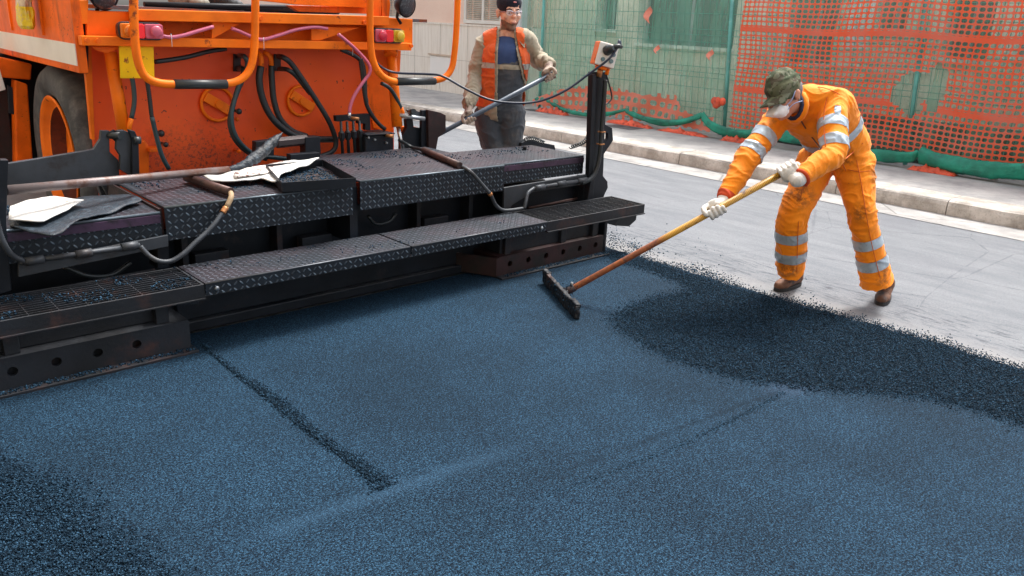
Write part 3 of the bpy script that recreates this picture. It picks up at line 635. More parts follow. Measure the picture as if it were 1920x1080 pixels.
# work lamps
for (a, b, r, Y) in ((762, 11, .078, 4.93), (194, -8, .078, 5.05)):
    c = SY(a, b, Y); g = MB(); vs, fs = [], []
    ax = _u(np.array([.1, -.75, -.15])); u = _u(np.cross(ax, [0, 0, 1])); v = np.cross(ax, u)
    prof = [(-.10, .012), (-.095, .03), (-.07, .055), (-.03, .072), (.0, .078), (.012, .080), (.014, .072)]; n = 24
    for (x, rr) in prof:
        for k in range(n): t = 2*math.pi*k/n; vs.append(c+ax*x+rr*(u*math.cos(t)+v*math.sin(t)))
    for i in range(len(prof)-1):
        for k in range(n): fs.append((i*n+k, i*n+(k+1) % n, (i+1)*n+(k+1) % n, (i+1)*n+k))
    g.add(vs, fs, True); lamp = g.build('work_lamp', BLACKM, pv)
    MB().ell(c+ax*.008, (.073, .073, .018), (u, v, ax), 24, 8).build('lens', surf('dusty_dark_lens', (.05, .055, .065), .3, .4, .4, (.16, .17, .19), 60, .5, .7, bs=120, bst=.5), lamp)
    MB().tube([c-ax*.08, c-ax*.1+[0, 0, -.1], SY(a-10, b+34, Y+.08)], .012, 6).build('lamp_stem', BLACKM, lamp)
# tail lights
def taillight(x0, x1, y0, y1, cells, Y=4.955):
    a = SY(x0, y0, Y); b = SY(x1, y1, Y); c = (a+b)/2; L = b[0]-a[0]; h = a[2]-b[2]
    def rr(L, h, cy, depth, cx=0, rad=.35):
        pts = []
        for (sx, sz, t0) in ((1, 1, 0), (-1, 1, 90), (-1, -1, 180), (1, -1, 270)):
            for k in range(5): t = math.radians(t0+k*22.5); pts.append((c[0]+cx+sx*(L/2-h*rad)+h*rad*math.cos(t), cy, c[2]+sz*(h/2-h*rad)+h*rad*math.sin(t)))
        return MB().prism(pts, (0, depth, 0))
    o = rr(L, h, Y, .05).build('tail_light', RUBBER, pv, .004)
    x = -L/2+.008
    for (w_, mt) in cells:
        ww = w_*(L-.016); rr(ww, h*.82, Y-.022, .022, x+ww/2, .16).build('lens', mt, o, .005); x += ww
    for (fx, mt, sq) in ((.18, None, 0),): pass
    return o, c, L, h
AMB = plain('amber_lens', (.72, .20, .02), .2); REDL = plain('red_lens', (.50, .02, .05), .2); PNKL = plain('pale_red_lens', (.50, .10, .16), .35); YEL = plain('yellow_lens', (.62, .42, .03), .2); RB = plain('bright_red_lens', (.85, .02, .03), .25)
o, c, L, h = taillight(220, 308, 40, 76, ((.34, AMB), (.22, RB), (.44, PNKL)))
for (fx, mt) in ((-.30, AMB), (.28, PNKL)): MB().ell(c+[fx*L, -.045, 0], (h*.34, .012, h*.34), None, 20, 8).build('reflector', mt, o)
o, c, L, h = taillight(700, 757, 52, 82, ((.36, PNKL), (.26, RB), (.38, YEL)))
for (fx, mt) in ((-.30, REDL), (.28, YEL)): MB().ell(c+[fx*L, -.045, 0], (h*.34, .012, h*.34), None, 20, 8).build('reflector', mt, o)
# yellow plate
plateY('yellow_plate', [(223, 81), (288, 82), (290, 147), (226, 147)], 5.0, .01, YELLOWP)
plateY('stay', [(173, 87), (222, 87), (222, 92), (200, 100), (180, 94)], 5.03, .02, ORANGE)
# cylinders
MB().tube([SY(207, 98, 5.12), SY(232, 245, 5.05)], .036, 16).build('lift_cylinder', ORANGE2, pv)
cy = MB().tube([SY(733, 98, 5.1), SY(745, 238, 5.0)], [.036, .04], 16).build('lift_cylinder', ORANGE2, pv)
MB().tube([SY(746, 236, 5.01), SY(756, 285, 4.97)], .016, 10).build('piston_rod', STEEL, cy)
MB().tube([SY(733, 92, 5.08), SY(733, 104, 5.06)], .05, 12).build('pivot', ORANGE2, cy)
plateY('wall_edge', [(728, 95), (752, 95), (750, 134), (741, 136), (738, 100)], 5.2, .05, ORANGE)
plateY('corner_tab', [(672, 90), (735, 96), (738, 250), (700, 240)], 5.285, .01, ORANGE)
# grab rails
def rail(pts, Y, pad):
    P = spline([SY(a, b, Y) for a, b in pts], 8); o = MB().tube(resample(P, .02), .0235, 14).build('grab_rail', ORANGE2, pv)
    a, b = SY(pad[0], pad[1], Y), SY(pad[2], pad[3], Y); MB().tube([a, b], .028, 12).build('grip_pad', RUBBER, o)
rail([(249, -120), (250, -30), (252, 60), (258, 112), (272, 143), (300, 156), (345, 158), (410, 158), (445, 152), (466, 134), (475, 105), (478, 60), (479, -30), (480, -120)], 4.86, (326, 158, 425, 158))
rail([(694, -120), (694, -30), (694, 60), (698, 108), (712, 138), (735, 152), (765, 153), (800, 152), (830, 147), (846, 130), (852, 100), (856, 50), (859, -30), (862, -120)], 4.84, (743, 153, 815, 152))
# round hatches
for (a, b, r) in ((408, 195, .108), (565, 189, .102)):
    c = SY(a, b, WY-.02); n = 40; P = [c+[r*math.cos(2*math.pi*k/n), 0, r*math.sin(2*math.pi*k/n)] for k in range(n+1)]
    o = MB().tube(P, .011, 8, False).build('hatch', ORANGE2, pv)
    m = MB().prism([c+[r*.95*math.cos(2*math.pi*k/n), .012, r*.95*math.sin(2*math.pi*k/n)] for k in range(n)], (0, .01, 0)); m.build('hatch_disc', WALLP, o)
    MB().box(c-[0, .015, 0], (r*1.85, .014, .062), ry=.55).build('hatch_handle', ORANGE2, o, .003)
    MB().tube([c-[0, .035, 0], c], .026, 16).build('hatch_hub', ORANGE2, o)
for (a, b, r, mt) in ((448, 209, .02, RUBBER), (445, 224, .014, ORANGE), (302, 250, .022, RUBBER), (311, 271, .017, RUBBER), (448, 284, .014, ORANGE)):
    c = SY(a, b, 5.22); m = MB().tube([c, c+[0, .08, 0]], r*.5, 8); m.ell(c, (r, r, r)); m.build('knob', mt, pv)
plateY('wall_slot', [(438, 101), (452, 103), (452, 134), (438, 134)], WY-.012, .01, REDRUST); plateY('wall_slot', [(514, 101), (527, 103), (527, 133), (514, 133)], WY-.012, .01, REDRUST)
plateY('wall_tank', [(257, 275), (262, 262), (272, 262), (281, 275), (281, 330), (257, 330)], 5.2, .08, ORANGE, bevel=.015)
plateY('step_tab', [(281, 279), (305, 277), (305, 284), (281, 286)], 5.15, .1, ORANGE)
# hoses on the wall
hose([(489, 124), (486, 150), (492, 184), (508, 218), (533, 243), (562, 257), (598, 261), (632, 261)], .0235, RUBBER)
hose([(480, 97, 5.2), (488, 103), (490, 113), (489, 126)], .017, ORANGE2, 'pipe_elbow')
hose([(509, 121), (510, 155), (514, 190), (525, 222), (547, 245), (575, 256)], .021, RUBBER, Y=5.2)
hose([(494, 99, 5.2), (503, 102), (508, 110), (509, 123)], .016, ORANGE2, 'pipe_elbow', Y=5.18)
hose([(522, 106, 5.25), (532, 108), (545, 118), (560, 138), (580, 168), (600, 199), (616, 226), (626, 250), (630, 270), (622, 285), (596, 295)], .018, RUBBER, Y=5.08)
hose([(524, 129, 5.25), (540, 131), (555, 142), (568, 158), (582, 176)], .016, RUBBER, Y=5.1)
hose([(448, 105, 5.27), (458, 106), (464, 118), (460, 135), (450, 155), (441, 182), (434, 213), (437, 243), (452, 270), (478, 289), (520, 296), (562, 299)], .0165, TEAL, Y=5.1)
hose([(447, 128, 5.27), (456, 130), (454, 150), (445, 172), (436, 200), (431, 232), (441, 262), (466, 286), (500, 298)], .0165, TEAL, Y=5.13)
hose([(290, 116), (320, 112), (350, 107), (390, 97), (424, 91)], .014, RUBBER, Y=5.1)
hose([(246, 140), (250, 160), (252, 185), (250, 205), (246, 223)], .014, TEAL, Y=5.02); hose([(246, 222), (243, 232), (241, 246)], .015, ORANGE2, 'hose_end', Y=5.02)
hose([(275, 148), (280, 180), (284, 215), (286, 222)], .014, RUBBER, Y=5.05, corr=True); hose([(285, 220), (292, 250), (303, 290), (317, 317)], .0145, TEAL, Y=5.0)
hose([(302, 67), (322, 70), (345, 66), (372, 58), (400, 50)], .011, PINKH, Y=4.96); hose([(434, 53), (452, 60), (470, 68), (492, 74), (520, 67), (555, 56), (590, 51), (614, 54)], .011, PINKH, Y=4.97)
hose([(634, 64), (660, 86), (680, 106), (692, 122), (693, 137), (680, 155), (665, 178), (657, 198), (655, 213)], .012, PINKH, Y=4.93)
hose([(640, 93), (662, 103), (679, 118), (684, 150), (686, 190), (697, 215), (712, 234), (722, 242)], .015, RUBBER, Y=5.0)
hose([(676, 110), (680, 140), (684, 175), (687, 192)], .018, RUBBER, Y=4.99, corr=True)
hose([(715, 156), (730, 165), (742, 182), (752, 203)], .014, TEAL, Y=5.0); hose([(752, 202), (755, 211), (752, 219)], .015, ORANGE2, 'hose_end', Y=5.0)
WT = plain('white_tie', (.75, .75, .75))
for (a, b) in ((494, 74), (661, 87), (321, 68)): p = SY(a, b, 4.95); MB().tube([p+[0, 0, .013], p-[0, .004, .0], p-[0, 0, .06]], .002, 5).build('cable_tie', WT, pv)
# valve manifold
vm = plateY('valve_block', [(630, 217), (694, 213), (695, 244), (685, 244), (685, 232), (672, 232), (672, 226), (660, 228), (650, 226), (640, 228), (631, 228)], 5.0, .04, BLACKM)
for i in range(4):
    a = SY(639+i*11.5, 228-i*.6, 4.98); b = SY(643+i*11.5, 298-i*2.3, 4.94)
    MB().tube([a, a+(b-a)*.25, a+(b-a)*.27, a+(b-a)*.5, a+(b-a)*.52, b], [.010, .010, .018, .018, .011, .012], 8).build('valve_hose', RUBBER, vm)
    MB().box(a+(b-a)*.38, (.026, .05, .045)).build('fitting', BLACKM, vm, .003)
c = SY(655, 214, 4.93); MB().tube([c+[0, 0, .01], c-[0, 0, .025]], .014, 8).build('fitting', STEEL, vm)
a = SY(658, 221, 4.9); MB().tube([a, a+[.04, -.04, -.005]], .012, 8).build('fitting', BRASS, vm)
m = MB().b2(SY(686, 298, 4.9), SY(738, 252, 4.9)+[0, .16, 0]); m.build('valve_box', BLACKM, pv, .008)
m = MB().b2(SY(684, 250, 4.92), SY(706, 298, 4.92)+[0, .03, 0]); m.build('side_plate', BLACKM, pv, .004)
MB().b2(SY(688, 255, 4.88), SY(741, 249, 4.88)+[0, .2, 0]).build('box_lid', BLACKM, pv, .003)
a = SY(728, 255, 4.86); MB().tube([a+[0, .03, 0], a+[.02, -.03, 0]], .012, 8).build('fitting', BRASS, pv)
for (a, b) in ((692, 258), (704, 262), (726, 268)): p = SY(a, b, 4.88); MB().tube([p, p+[0, .02, 0]], .008, 6).build('bolt', ZINC, pv)
# tow arm brackets: left plate with hook, right bracket
plateY('tow_arm', [(-30, 312), (12, 307), (70, 298), (130, 288), (176, 280), (188, 262), (190, 245), (205, 245), (206, 285), (222, 300), (224, 325), (225, 372), (205, 372), (190, 345), (130, 347), (30, 355), (-30, 356)], 4.85, .035, GREYM)
plateY('hook_plate', [(220, 245), (232, 244), (258, 255), (260, 330), (245, 330), (225, 318), (226, 292), (218, 280)], 4.80, .035, GREYM)
plateY('hook_plate', [(241, 243), (253, 246), (260, 262), (262, 332), (248, 332), (248, 262)], 4.76, .03, BLACKM)
MB().tube([SY(193, 253, 4.9), SY(226, 255, 4.78)], .02, 10).build('pin', RUBBER, pv); MB().tube([SY(263, 263, 4.76), SY(250, 263, 4.76)], .022, 10).build('pin', RUBBER, pv)
plateY('link', [(205, 248), (214, 243), (236, 258), (236, 272), (228, 276), (206, 256)], 4.83, .02, BLACKM)
plateY('lug', [(183, 345), (225, 345), (228, 372), (236, 395), (200, 395)], 4.9, .05, GREYM)
# small cross ram on the deck
MB().tube([SY(518, 268, 4.9), SY(575, 262, 4.9)], .036, 6, smooth=False).build('cross_ram', surf('brown_steel', (.05, .04, .042), .4, .4, .2), pv, .003)
plateY('clevis', [(480, 266), (514, 262), (514, 292), (480, 292)], 4.88, .06, BLACKM); plateY('clevis', [(573, 258), (600, 256), (602, 288), (573, 290)], 4.86, .08, BLACKM)
plateY('clevis', [(545, 290), (600, 286), (600, 300), (545, 303)], 4.8, .06, BLACKM)
plateY('tow_bracket', [(762, 224), (773, 216), (776, 238), (790, 240), (792, 282), (752, 282), (752, 262), (763, 240)], 5.0, .04, BLACKM)
plateY('link', [(764, 206), (776, 206), (800, 214), (800, 224), (772, 218)], 4.98, .03, GREYM)
plateY('tow_bracket', [(791, 207), (800, 206), (805, 212), (806, 280), (790, 282)], 4.96, .03, BLACKM)
plateY('tow_plate', [(803, 206), (826, 211), (836, 216), (836, 246), (822, 258), (818, 280), (804, 280)], 4.93, .035, REDRUST)
plateY('bracket_inner', [(752, 238), (768, 236), (790, 240), (790, 280), (752, 282)], 5.08, .03, ORANGE)
MB().tube([SY(748, 216, 4.99), SY(796, 223, 4.93)], .016, 10).build('pin', ZINC, pv); MB().tube([SY(768, 209, 5), SY(776, 209, 4.9)], .02, 10).build('pin', RUBBER, pv)
# ---------------- screed
ZD1, ZD2 = .655, .677
def deck(name, x0, x1, z, yf, yr, zfb, mtop, mfront, yfb=None):
    o = MB().b2((x0, yf, z-.012), (x1, yr, z)).build(name, mtop, pv, .003)
    MB().prism([(x0, yf-.004, z-.004), (x1, yf-.004, z-.004), (x1, yf-.004+(yfb or 0), zfb), (x0, yf-.004+(yfb or 0), zfb)], (0, .006, 0)).build('front_plate', mfront, o)
    MB().tube([(x0, yf, z-.004), (x1, yf, z-.004)], .0065, 8).build('lip', surf('lip_steel', (.10, .13, .155), .35, .5, .3), o)
    return o
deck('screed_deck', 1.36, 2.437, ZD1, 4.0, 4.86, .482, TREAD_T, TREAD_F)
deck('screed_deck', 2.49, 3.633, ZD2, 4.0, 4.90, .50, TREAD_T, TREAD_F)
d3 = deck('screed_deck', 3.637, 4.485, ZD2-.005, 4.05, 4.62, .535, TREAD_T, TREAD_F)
MB().b2((3.64, 4.036, ZD2-.055), (4.48, 4.044, ZD2-.018)).build('warning_strip', PURPLE, d3)
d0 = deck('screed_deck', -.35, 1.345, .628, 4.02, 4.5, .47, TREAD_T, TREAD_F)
MB().b2((-.35, 4.006, .575), (1.34, 4.014, .615)).build('warning_strip', PURPLE, d0)
MB().b2((1.345, 4.03, .45), (1.36, 4.85, .64)).build('side_plate', REDRUST, d0)
MB().b2((2.437, 4.03, .3), (2.49, 4.8, .64)).build('deck_gap', BLACKM, pv)
# dark inner frame below the decks
MB().b2((-.6, 4.3, .06), (4.35, 4.9, .46)).build('screed_frame', BLACKM, pv, .01)
for x in (1.5, 2.05, 3.05, 3.5): MB().b2((x, 4.2, .1), (x+.035, 4.32, .5)).build('frame_rib', RUST, pv, .004)
for (x0, x1) in ((1.56, 1.75), (2.2, 2.4), (3.1, 3.3)): MB().b2((x0, 4.18, .2), (x1, 4.25, .33)).build('frame_box', RUST, pv, .004)
for (a, b, c_) in (((700, 410), (715, 420), (735, 405)), ((120, 500), (200, 520), (245, 490))):
    pass
hose([SY(420, 495, 4.15), SY(470, 505, 4.15), SY(520, 480, 4.18)] and [(120, 500), (165, 517), (210, 515), (245, 492)], .012, RUBBER, Y=4.1); hose([(690, 405), (705, 420), (730, 415), (742, 400)], .012, RUBBER, Y=4.2)
MB().tube([SY(30, 556, 4.05), SY(290, 507, 4.05)], .012, 8).build('cross_bar', RUST, pv); MB().tube([SY(990, 390, 4.06), SY(1090, 371, 4.06)], .010, 8).build('cross_bar', BROWNP, pv)
plateY('ext_bracket', [(945, 352), (1100, 327), (1103, 345), (1000, 360), (960, 385), (952, 400), (945, 400)], 3.99, .02, GREYM)
plateY('ext_box', [(945, 360), (1100, 345), (1095, 385), (948, 402)], 4.1, .1, BLACKM)
m = MB().prism([SY(a, b, 3.97) for a, b in ((35, 496), (315, 441), (316, 462), (35, 520))], (0, .02, 0)); m.build('left_bracket', GREYM, pv, .002)
MB().prism([SY(a, b, 4.08) for a, b in ((295, 460), (316, 456), (318, 505), (295, 505))], (0, .12, 0)).build('bracket_post', BLACKM, pv, .004)
# step: front beam, two tread plates, two gratings
SF, SR, SZT = 3.62, 3.955, .353
MB().b2((1.385, SF+.004, SZT-.05), (3.695, SF+.03, SZT-.012)).build('step_beam', RUST, pv)
for (x0, x1) in ((1.387, 2.578), (2.592, 3.695)):
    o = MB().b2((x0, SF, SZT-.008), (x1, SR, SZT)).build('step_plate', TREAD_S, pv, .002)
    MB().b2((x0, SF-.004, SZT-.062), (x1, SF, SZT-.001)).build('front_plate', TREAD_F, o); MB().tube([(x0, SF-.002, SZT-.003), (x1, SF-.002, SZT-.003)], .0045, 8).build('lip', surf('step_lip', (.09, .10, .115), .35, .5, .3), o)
    p = SY(407 if x0 < 2 else 1016, 541 if x0 < 2 else 428, SF-.006); MB().ell(p, (.012, .008, .012)).build('bolt', ZINC, o)
MB().b2((2.578, SF+.002, SZT-.05), (2.592, SR, SZT-.006)).build('step_joint', BLACKM, pv)
def grating(x0, x1):
    m = MB(); m.b2((x0, SF, SZT-.075), (x1, SF+.012, SZT-.004)); m.b2((x0, SF-.012, SZT-.078), (x1, SF+.02, SZT-.070)); m.b2((x0, SR-.012, SZT-.06), (x1, SR, SZT-.002)); m.b2((x0, SF+.013, SZT-.06), (x0+.01, SR-.013, SZT-.003)); m.b2((x1-.012, SF+.013, SZT-.075), (x1, SR-.013, SZT-.003))
    o = m.build('grating_frame', RUST, pv, .0015); m = MB(); y = SF+.035
    while y < SR-.02: m.b2((x0+.012, y, SZT-.03), (x1-.013, y+.0045, SZT-.005)); y += .030
    m.build('grating_bar', RUST, o); m = MB(); x = x0+.06
    while x < x1-.03: m.b2((x, SF+.013, SZT-.022), (x+.005, SR-.013, SZT-.008)); x += .115
    m.build('cross_wire', RUST, o)
grating(-.45, 1.383); grating(3.70, 4.735)
MB().prism([(4.5, 3.66, SZT-.08), (4.70, 3.66, SZT-.08), (4.70, 3.66, SZT-.13), (4.62, 3.66, SZT-.17), (4.45, 3.66, SZT-.14)], (0, .1, 0)).build('step_bracket', BLACKM, pv, .003)
MB().prism([(1.25, 3.70, SZT-.08), (1.38, 3.70, SZT-.08), (1.38, 3.70, SZT-.13), (1.3, 3.70, SZT-.12)], (0, .03, 0)).build('step_bracket', BLACKM, pv, .003)
# skids with lightening holes
def skid(x0, x1, mat, zt, holes, yf=3.70):
    m = bmesh.new(); zb_ = .012
    sp_ = []; hs_ = holes; xs = [x0]+[(hs_[i]+hs_[i+1])/2 for i in range(len(hs_)-1)]+[x1]
    mb = MB()
    for i, hx_ in enumerate(hs_):
        a, b = xs[i], xs[i+1]; zc = zb_+.55*(zt-zb_); r = .021; n = 16
        ring = [(hx_+r*math.cos(2*math.pi*k/n), zc+r*math.sin(2*math.pi*k/n)) for k in range(n)]
        def edge(t):
            dx, dz = math.cos(t), math.sin(t); s = min((((b-hx_) if dx > 0 else (hx_-a))/abs(dx)) if abs(dx) > 1e-6 else 9, (((zt-zc) if dz > 0 else (zc-zb_))/abs(dz)) if abs(dz) > 1e-6 else 9); return (hx_+dx*s, zc+dz*s)
        angs = sorted(set([2*math.pi*k/n for k in range(n)])); cor_ = [math.atan2(z-zc, x-hx_) % (2*math.pi) for x, z in ((b, zt), (a, zt), (a, zb_), (b, zb_))]
        al = sorted([(t, 0) for t in angs]+[(t, 1) for t in cor_]); vs = []; N = len(al)
        for (t, _) in al: e = edge(t); vs += [(hx_+r*math.cos(t), yf, zc+r*math.sin(t)), (e[0], yf, e[1]), (hx_+r*math.cos(t), yf+.02, zc+r*math.sin(t))]
        fs = []
        for k in range(N): q = (k+1) % N; fs += [(k*3, k*3+1, q*3+1, q*3), (k*3, q*3, q*3+2, k*3+2)]
        mb.add(vs, fs)
    mb.b2((x0, yf-.002, zt), (x1, yf+.3, zt+.006)); mb.b2((x0, yf+.05, zb_), (x1, yf+.32, zt-.002)); mb.b2((x0-.004, yf, zb_), (x0, yf+.32, zt)); mb.b2((x1, yf, zb_), (x1+.004, yf+.32, zt))
    o = mb.build('screed_skid', mat, pv); MB().b2((x0-.02, yf-.06, -.004), (x1+.02, yf+.3, .012)).build('sole_plate', RUST, o, .002)
    return o
skid(-.45, 1.32, RUST, .15, [-.2, .0, .2, .40, .565, .735, .905, 1.075])
skid(3.35, 4.38, REDRUST, .135, [3.45, 3.62, 3.79, 3.96, 4.13, 4.30])
MB().prism([(3.33, 3.70, .01), (3.33, 3.70, .135), (3.16, 4.02, .135), (3.16, 4.02, .01)], (.02, 0, 0)).build('skid_cheek', REDRUST, pv)
MB().b2((3.40, 3.75, .14), (4.38, 3.98, .27)).build('tamper_box', RUST, pv, .006); MB().b2((-.4, 3.77, .156), (1.25, 4.1, .27)).build('tamper_box', RUST, pv, .006)
for x in (3.42, 3.95, 4.28): MB().b2((x, 3.72, .14), (x+.05, 3.76, .27)).build('stay', RUST, pv, .003)
for x in (.55, 1.18): MB().b2((x, 3.72, .156), (x+.06, 3.78, .28)).build('stay', RUST, pv, .003)
MB().b2((1.34, 3.92, .0), (3.4, 4.35, .055)).build('sole_plate', BLACKM, pv, .006)
MB().b2((1.36, 3.955, .055), (3.4, 4.0, .17)).build('screed_apron', BLACKM, pv, .006)
MB().b2((4.40, 3.71, .005), (4.43, 4.35, .27)).build('end_plate', BLACKM, pv, .004)
MB().prism([(4.45, 3.95, .30), (4.52, 3.95, .33), (4.52, 3.95, .50), (4.48, 3.95, .52)], (0, .15, 0)).build('end_hinge', BLACKM, pv, .005)
# control post with box, corrugated conduit, loop bracket
PYc = 4.0
post = plateY('control_post', [(1112, 135), (1139, 135), (1131, 330), (1139, 340), (1140, 352), (1135, 362), (1130, 375), (1092, 378), (1096, 340), (1106, 330)], PYc, .05, BLACKM)
plateY('post_rib', [(1112, 140), (1118, 140), (1112, 330), (1104, 335)], PYc-.03, .03, BLACKM, post)
hose([(1135, 150), (1133, 180), (1129, 230), (1127, 262), (1123, 300), (1115, 325), (1103, 338), (1090, 343)], .018, RUBBER, 'conduit', PYc-.045, True, post)
for (a, b) in ((1128, 247), (1126, 270)): p = SY(a, b, PYc-.045); MB().box(p, (.045, .045, .008)).build('clamp', BRASS, post)
plateY('loop_bracket', [(1134, 233), (1148, 240), (1150, 263), (1132, 290), (1129, 280), (1140, 260), (1140, 250), (1133, 247)], PYc+.02, .03, BLACKM, post)
# control box: tilted orange case, white face
tilt = math.radians(-8); cbx = SY(1133, 103, PYc-.02)
def boxpt(u, v, wd): # local frame
    c_, s_ = math.cos(tilt), math.sin(tilt); return cbx+np.array([u*c_-v*s_, wd, u*s_+v*c_])
ex = _u(np.array([.86, -.0, -.18])); ez = _u(np.array([-.20, 0, 1.])); ey = np.array([.35, -1, 0.]); ey = _u(ey)
ax1 = _u(np.array([.93, .36, -.16])); az1 = _u(np.array([.17, 0, .985])); az1 = _u(az1-ax1*ax1.dot(az1)*0); ayf = _u(np.cross(ax1, az1))
def oriented(c, d, A):
    vs = [c+A[0]*x*d[0]/2+A[1]*y*d[1]/2+A[2]*z*d[2]/2 for x in (-1, 1) for y in (-1, 1) for z in (-1, 1)]
    return MB().add(vs, [(0, 1, 3, 2), (4, 6, 7, 5), (0, 4, 5, 1), (2, 3, 7, 6), (0, 2, 6, 4), (1, 5, 7, 3)])
CW, CD, CH = .155, .10, .165
axx = _u(np.array([.95, -.10, -.20])); azz = _u(np.array([-.17, .05, .98])); azz = _u(azz-axx*axx.dot(azz)); ayy = _u(np.cross(azz, axx))
# the case is turned so that its left flank and its face are both seen
rotm = Matrix.Rotation(math.radians(-24), 3, 'Z'); axx = np.array(rotm @ Vector(axx)); azz = np.array(rotm @ Vector(azz)); ayy = np.cross(azz, axx); A = (axx, ayy, azz)
cb_ = oriented(cbx, (CW, CD, CH), A).build('control_box', surf('orange_case', (.80, .16, .015), .45, 0, .15, (.3, .06, .02), 20, .55, .7), post, .01)
face = oriented(cbx-ayy*(CD/2+.007), (CW-.004, .014, CH-.004), A).build('box_face', surf('white_face', (.74, .72, .68), .5, 0, .05, (.35, .3, .26), 25, .6, .7), cb_, .01)
def onface(u, v, d=0): return cbx-ayy*(CD/2+.014+d)+axx*u+azz*v
MB().tube([onface(-.01, .03), onface(.0, .045, .05), onface(.01, .055, .075)], [.037, .030, .018], 16).build('plug', RUBBER, cb_); MB().tube([onface(.0, .05, .05), onface(.045, .075, .07), onface(.07, .072, .06)], [.020, .017, .012], 12).build('plug_neck', RUBBER, cb_)
for (u, v) in ((-.025, -.035), (.04, -.035), (.045, .012)): MB().tube([onface(u, v), onface(u, v, .014)], [.016, .014], 14).build('button', surf('grey_button', (.12, .2, .22), .4), cb_)
MB().tube([cbx-azz*.08, cbx-azz*.105], .045, 12).build('box_foot', ORANGE2, cb_); MB().tube([cbx-azz*.09, cbx-azz*.16], .022, 10).build('gland', BRASS, cb_); MB().tube([cbx-azz*.085+axx*.055, cbx-azz*.13+axx*.055], .015, 10).build('gland', ORANGE2, cb_)
P = [cbx-azz*.13+axx*.055, SY(1147, 180, PYc-.03), SY(1141, 192, PYc-.03), SY(1135, 196, PYc-.03)]; MB().tube(spline(P, 5), .006, 8).build('small_hose', RUBBER, cb_)
# cable from machine to box
cabp = [(700, 112, 4.98), (722, 130, 4.9), (748, 137, 4.85), (800, 139, 4.7), (830, 143, 4.6), (870, 165, 4.5), (915, 186, 4.4), (960, 193, 4.3), (1010, 190, 4.2), (1060, 170, 4.08), (1105, 138, 3.98), (1140, 112, 3.88), (1157, 90, 3.85), (1161, 76, 3.86)]
MB().tube(spline([SY(*p) for p in cabp]+[onface(.065, .072, .06)], 8), .0085, 8).build('cable', surf('blue_black_cable', (.012, .022, .05), .4), pv)
# coiled cable behind the right deck and its sledge
def coil(pts, R_, r, turns, name='coiled_cable'):
    P = resample(spline(pts, 10), .004); n = len(P); out = []
    for i in range(n):
        T = _u(P[min(i+1, n-1)]-P[max(0, i-1)]); U = _u(np.cross(T, [0, 0, 1])); V = np.cross(T, U); t = 2*math.pi*turns*i/n; out.append(P[i]+R_*(U*math.cos(t)+V*math.sin(t)))
    MB().tube(out, r, 6).build(name, RUBBER, pv)
coil([SY(984, 262, 4.75), SY(1000, 260, 4.75), SY(1020, 268, 4.75)], .017, .005, 11); coil([SY(1070, 276, 4.5), SY(1095, 266, 4.3), SY(1108, 246, 4.12)], .014, .005, 13)
MB().prism([SY(a, b, 4.8) for a, b in ((978, 268), (990, 262), (1040, 272), (1042, 282), (975, 288))], (0, .15, 0)).build('cable_tray', BLACKM, pv, .004)
MB().tube([(4.25, 4.45, .675), (4.25, 4.45, .70)], .015, 8).build('bolt', BLACKM, pv)
# pipes and conduits on the screed
MB().tube([SZ(795, 282, .70), SZ(862, 310, .70)], [.024, .022], 12).build('conduit_pipe', BROWNP, pv)
hose([(748, 262, 4.85), (770, 275, 4.85), (786, 279, 'z', .70), (797, 283, 'z', .70)], .013, RUBBER)
hose([(862, 310, 'z', .695), (882, 322, 3.965), (903, 345, 3.95), (918, 362, 3.93)], .014, GREYM, 'conduit', corr=True)
hose([(918, 362, 3.93), (920, 366, 3.93)], .016, BRASS, 'clamp', k=2)
hose([(920, 365, 3.93), (930, 385, 'z', .42), (943, 394, 'z', .38), (960, 394, 'z', .372), (980, 391, 'z', .372), (983, 391, 'z', .372)], .0135, GREYM, 'conduit', corr=True)
hose([(983, 391, 'z', .372), (986, 378, 3.93), (990, 362, 3.95), (1001, 353, 3.96)], .014, GREYM, 'conduit', corr=True)
MB().tube([SY(1001, 353, 3.96), SY(1095, 338, 3.96)], .015, 10).build('conduit_pipe', GREYM, pv)
for (a, b, c_, d_) in ((1003, 353, 1020, 350), (1044, 346, 1060, 343), (1083, 340, 1100, 337)): MB().tube([SY(a, b, 3.96), SY(c_, d_, 3.96)], .021, 10).build('sleeve', GREYM, pv)
MB().tube([SZ(350, 333, .685), SZ(432, 360, .685)], .024, 12).build('conduit_pipe', BROWNP, pv)
BEIGE = surf('braided_sleeve', (.34, .24, .14), .7, 0, .2)
hose([(432, 360, 'z', .68), (434, 368, 3.98), (430, 378, 3.97), (424, 390, 3.96)], .014, BEIGE, 'conduit'); hose([(424, 389, 3.96), (417, 399, 3.95)], .017, BRASS, 'clamp', k=3, corr=True)
hose([(417, 399, 3.95), (402, 420, 3.93), (385, 438, 3.92), (366, 455, 3.91), (345, 475, 3.9), (322, 489, 3.9), (300, 490, 3.9), (280, 480, 3.92), (263, 462, 3.94)], .0135, GREYM, 'conduit', corr=True)
MB().tube([SY(262, 460, 3.95), SY(35, 492, 3.95)], .013, 10).build('conduit_pipe', GREYM, pv)
for (a, b, c_, d_) in ((228, 464, 258, 459), (142, 478, 172, 473), (48, 491, 82, 485)): MB().tube([SY(a, b, 3.95), SY(c_, d_, 3.95)], .021, 10).build('sleeve', GREYM, pv)
hose([(45, 490, 3.95), (22, 478, 3.94), (6, 455, 3.93), (-4, 425, 3.93), (-12, 390, 3.93)], .0145, GREYM, 'conduit', corr=True)
plateY('left_post', [(-25, 280), (2, 300), (16, 300), (12, 420), (22, 545), (-25, 560)], 4.0, .05, BLACKM)
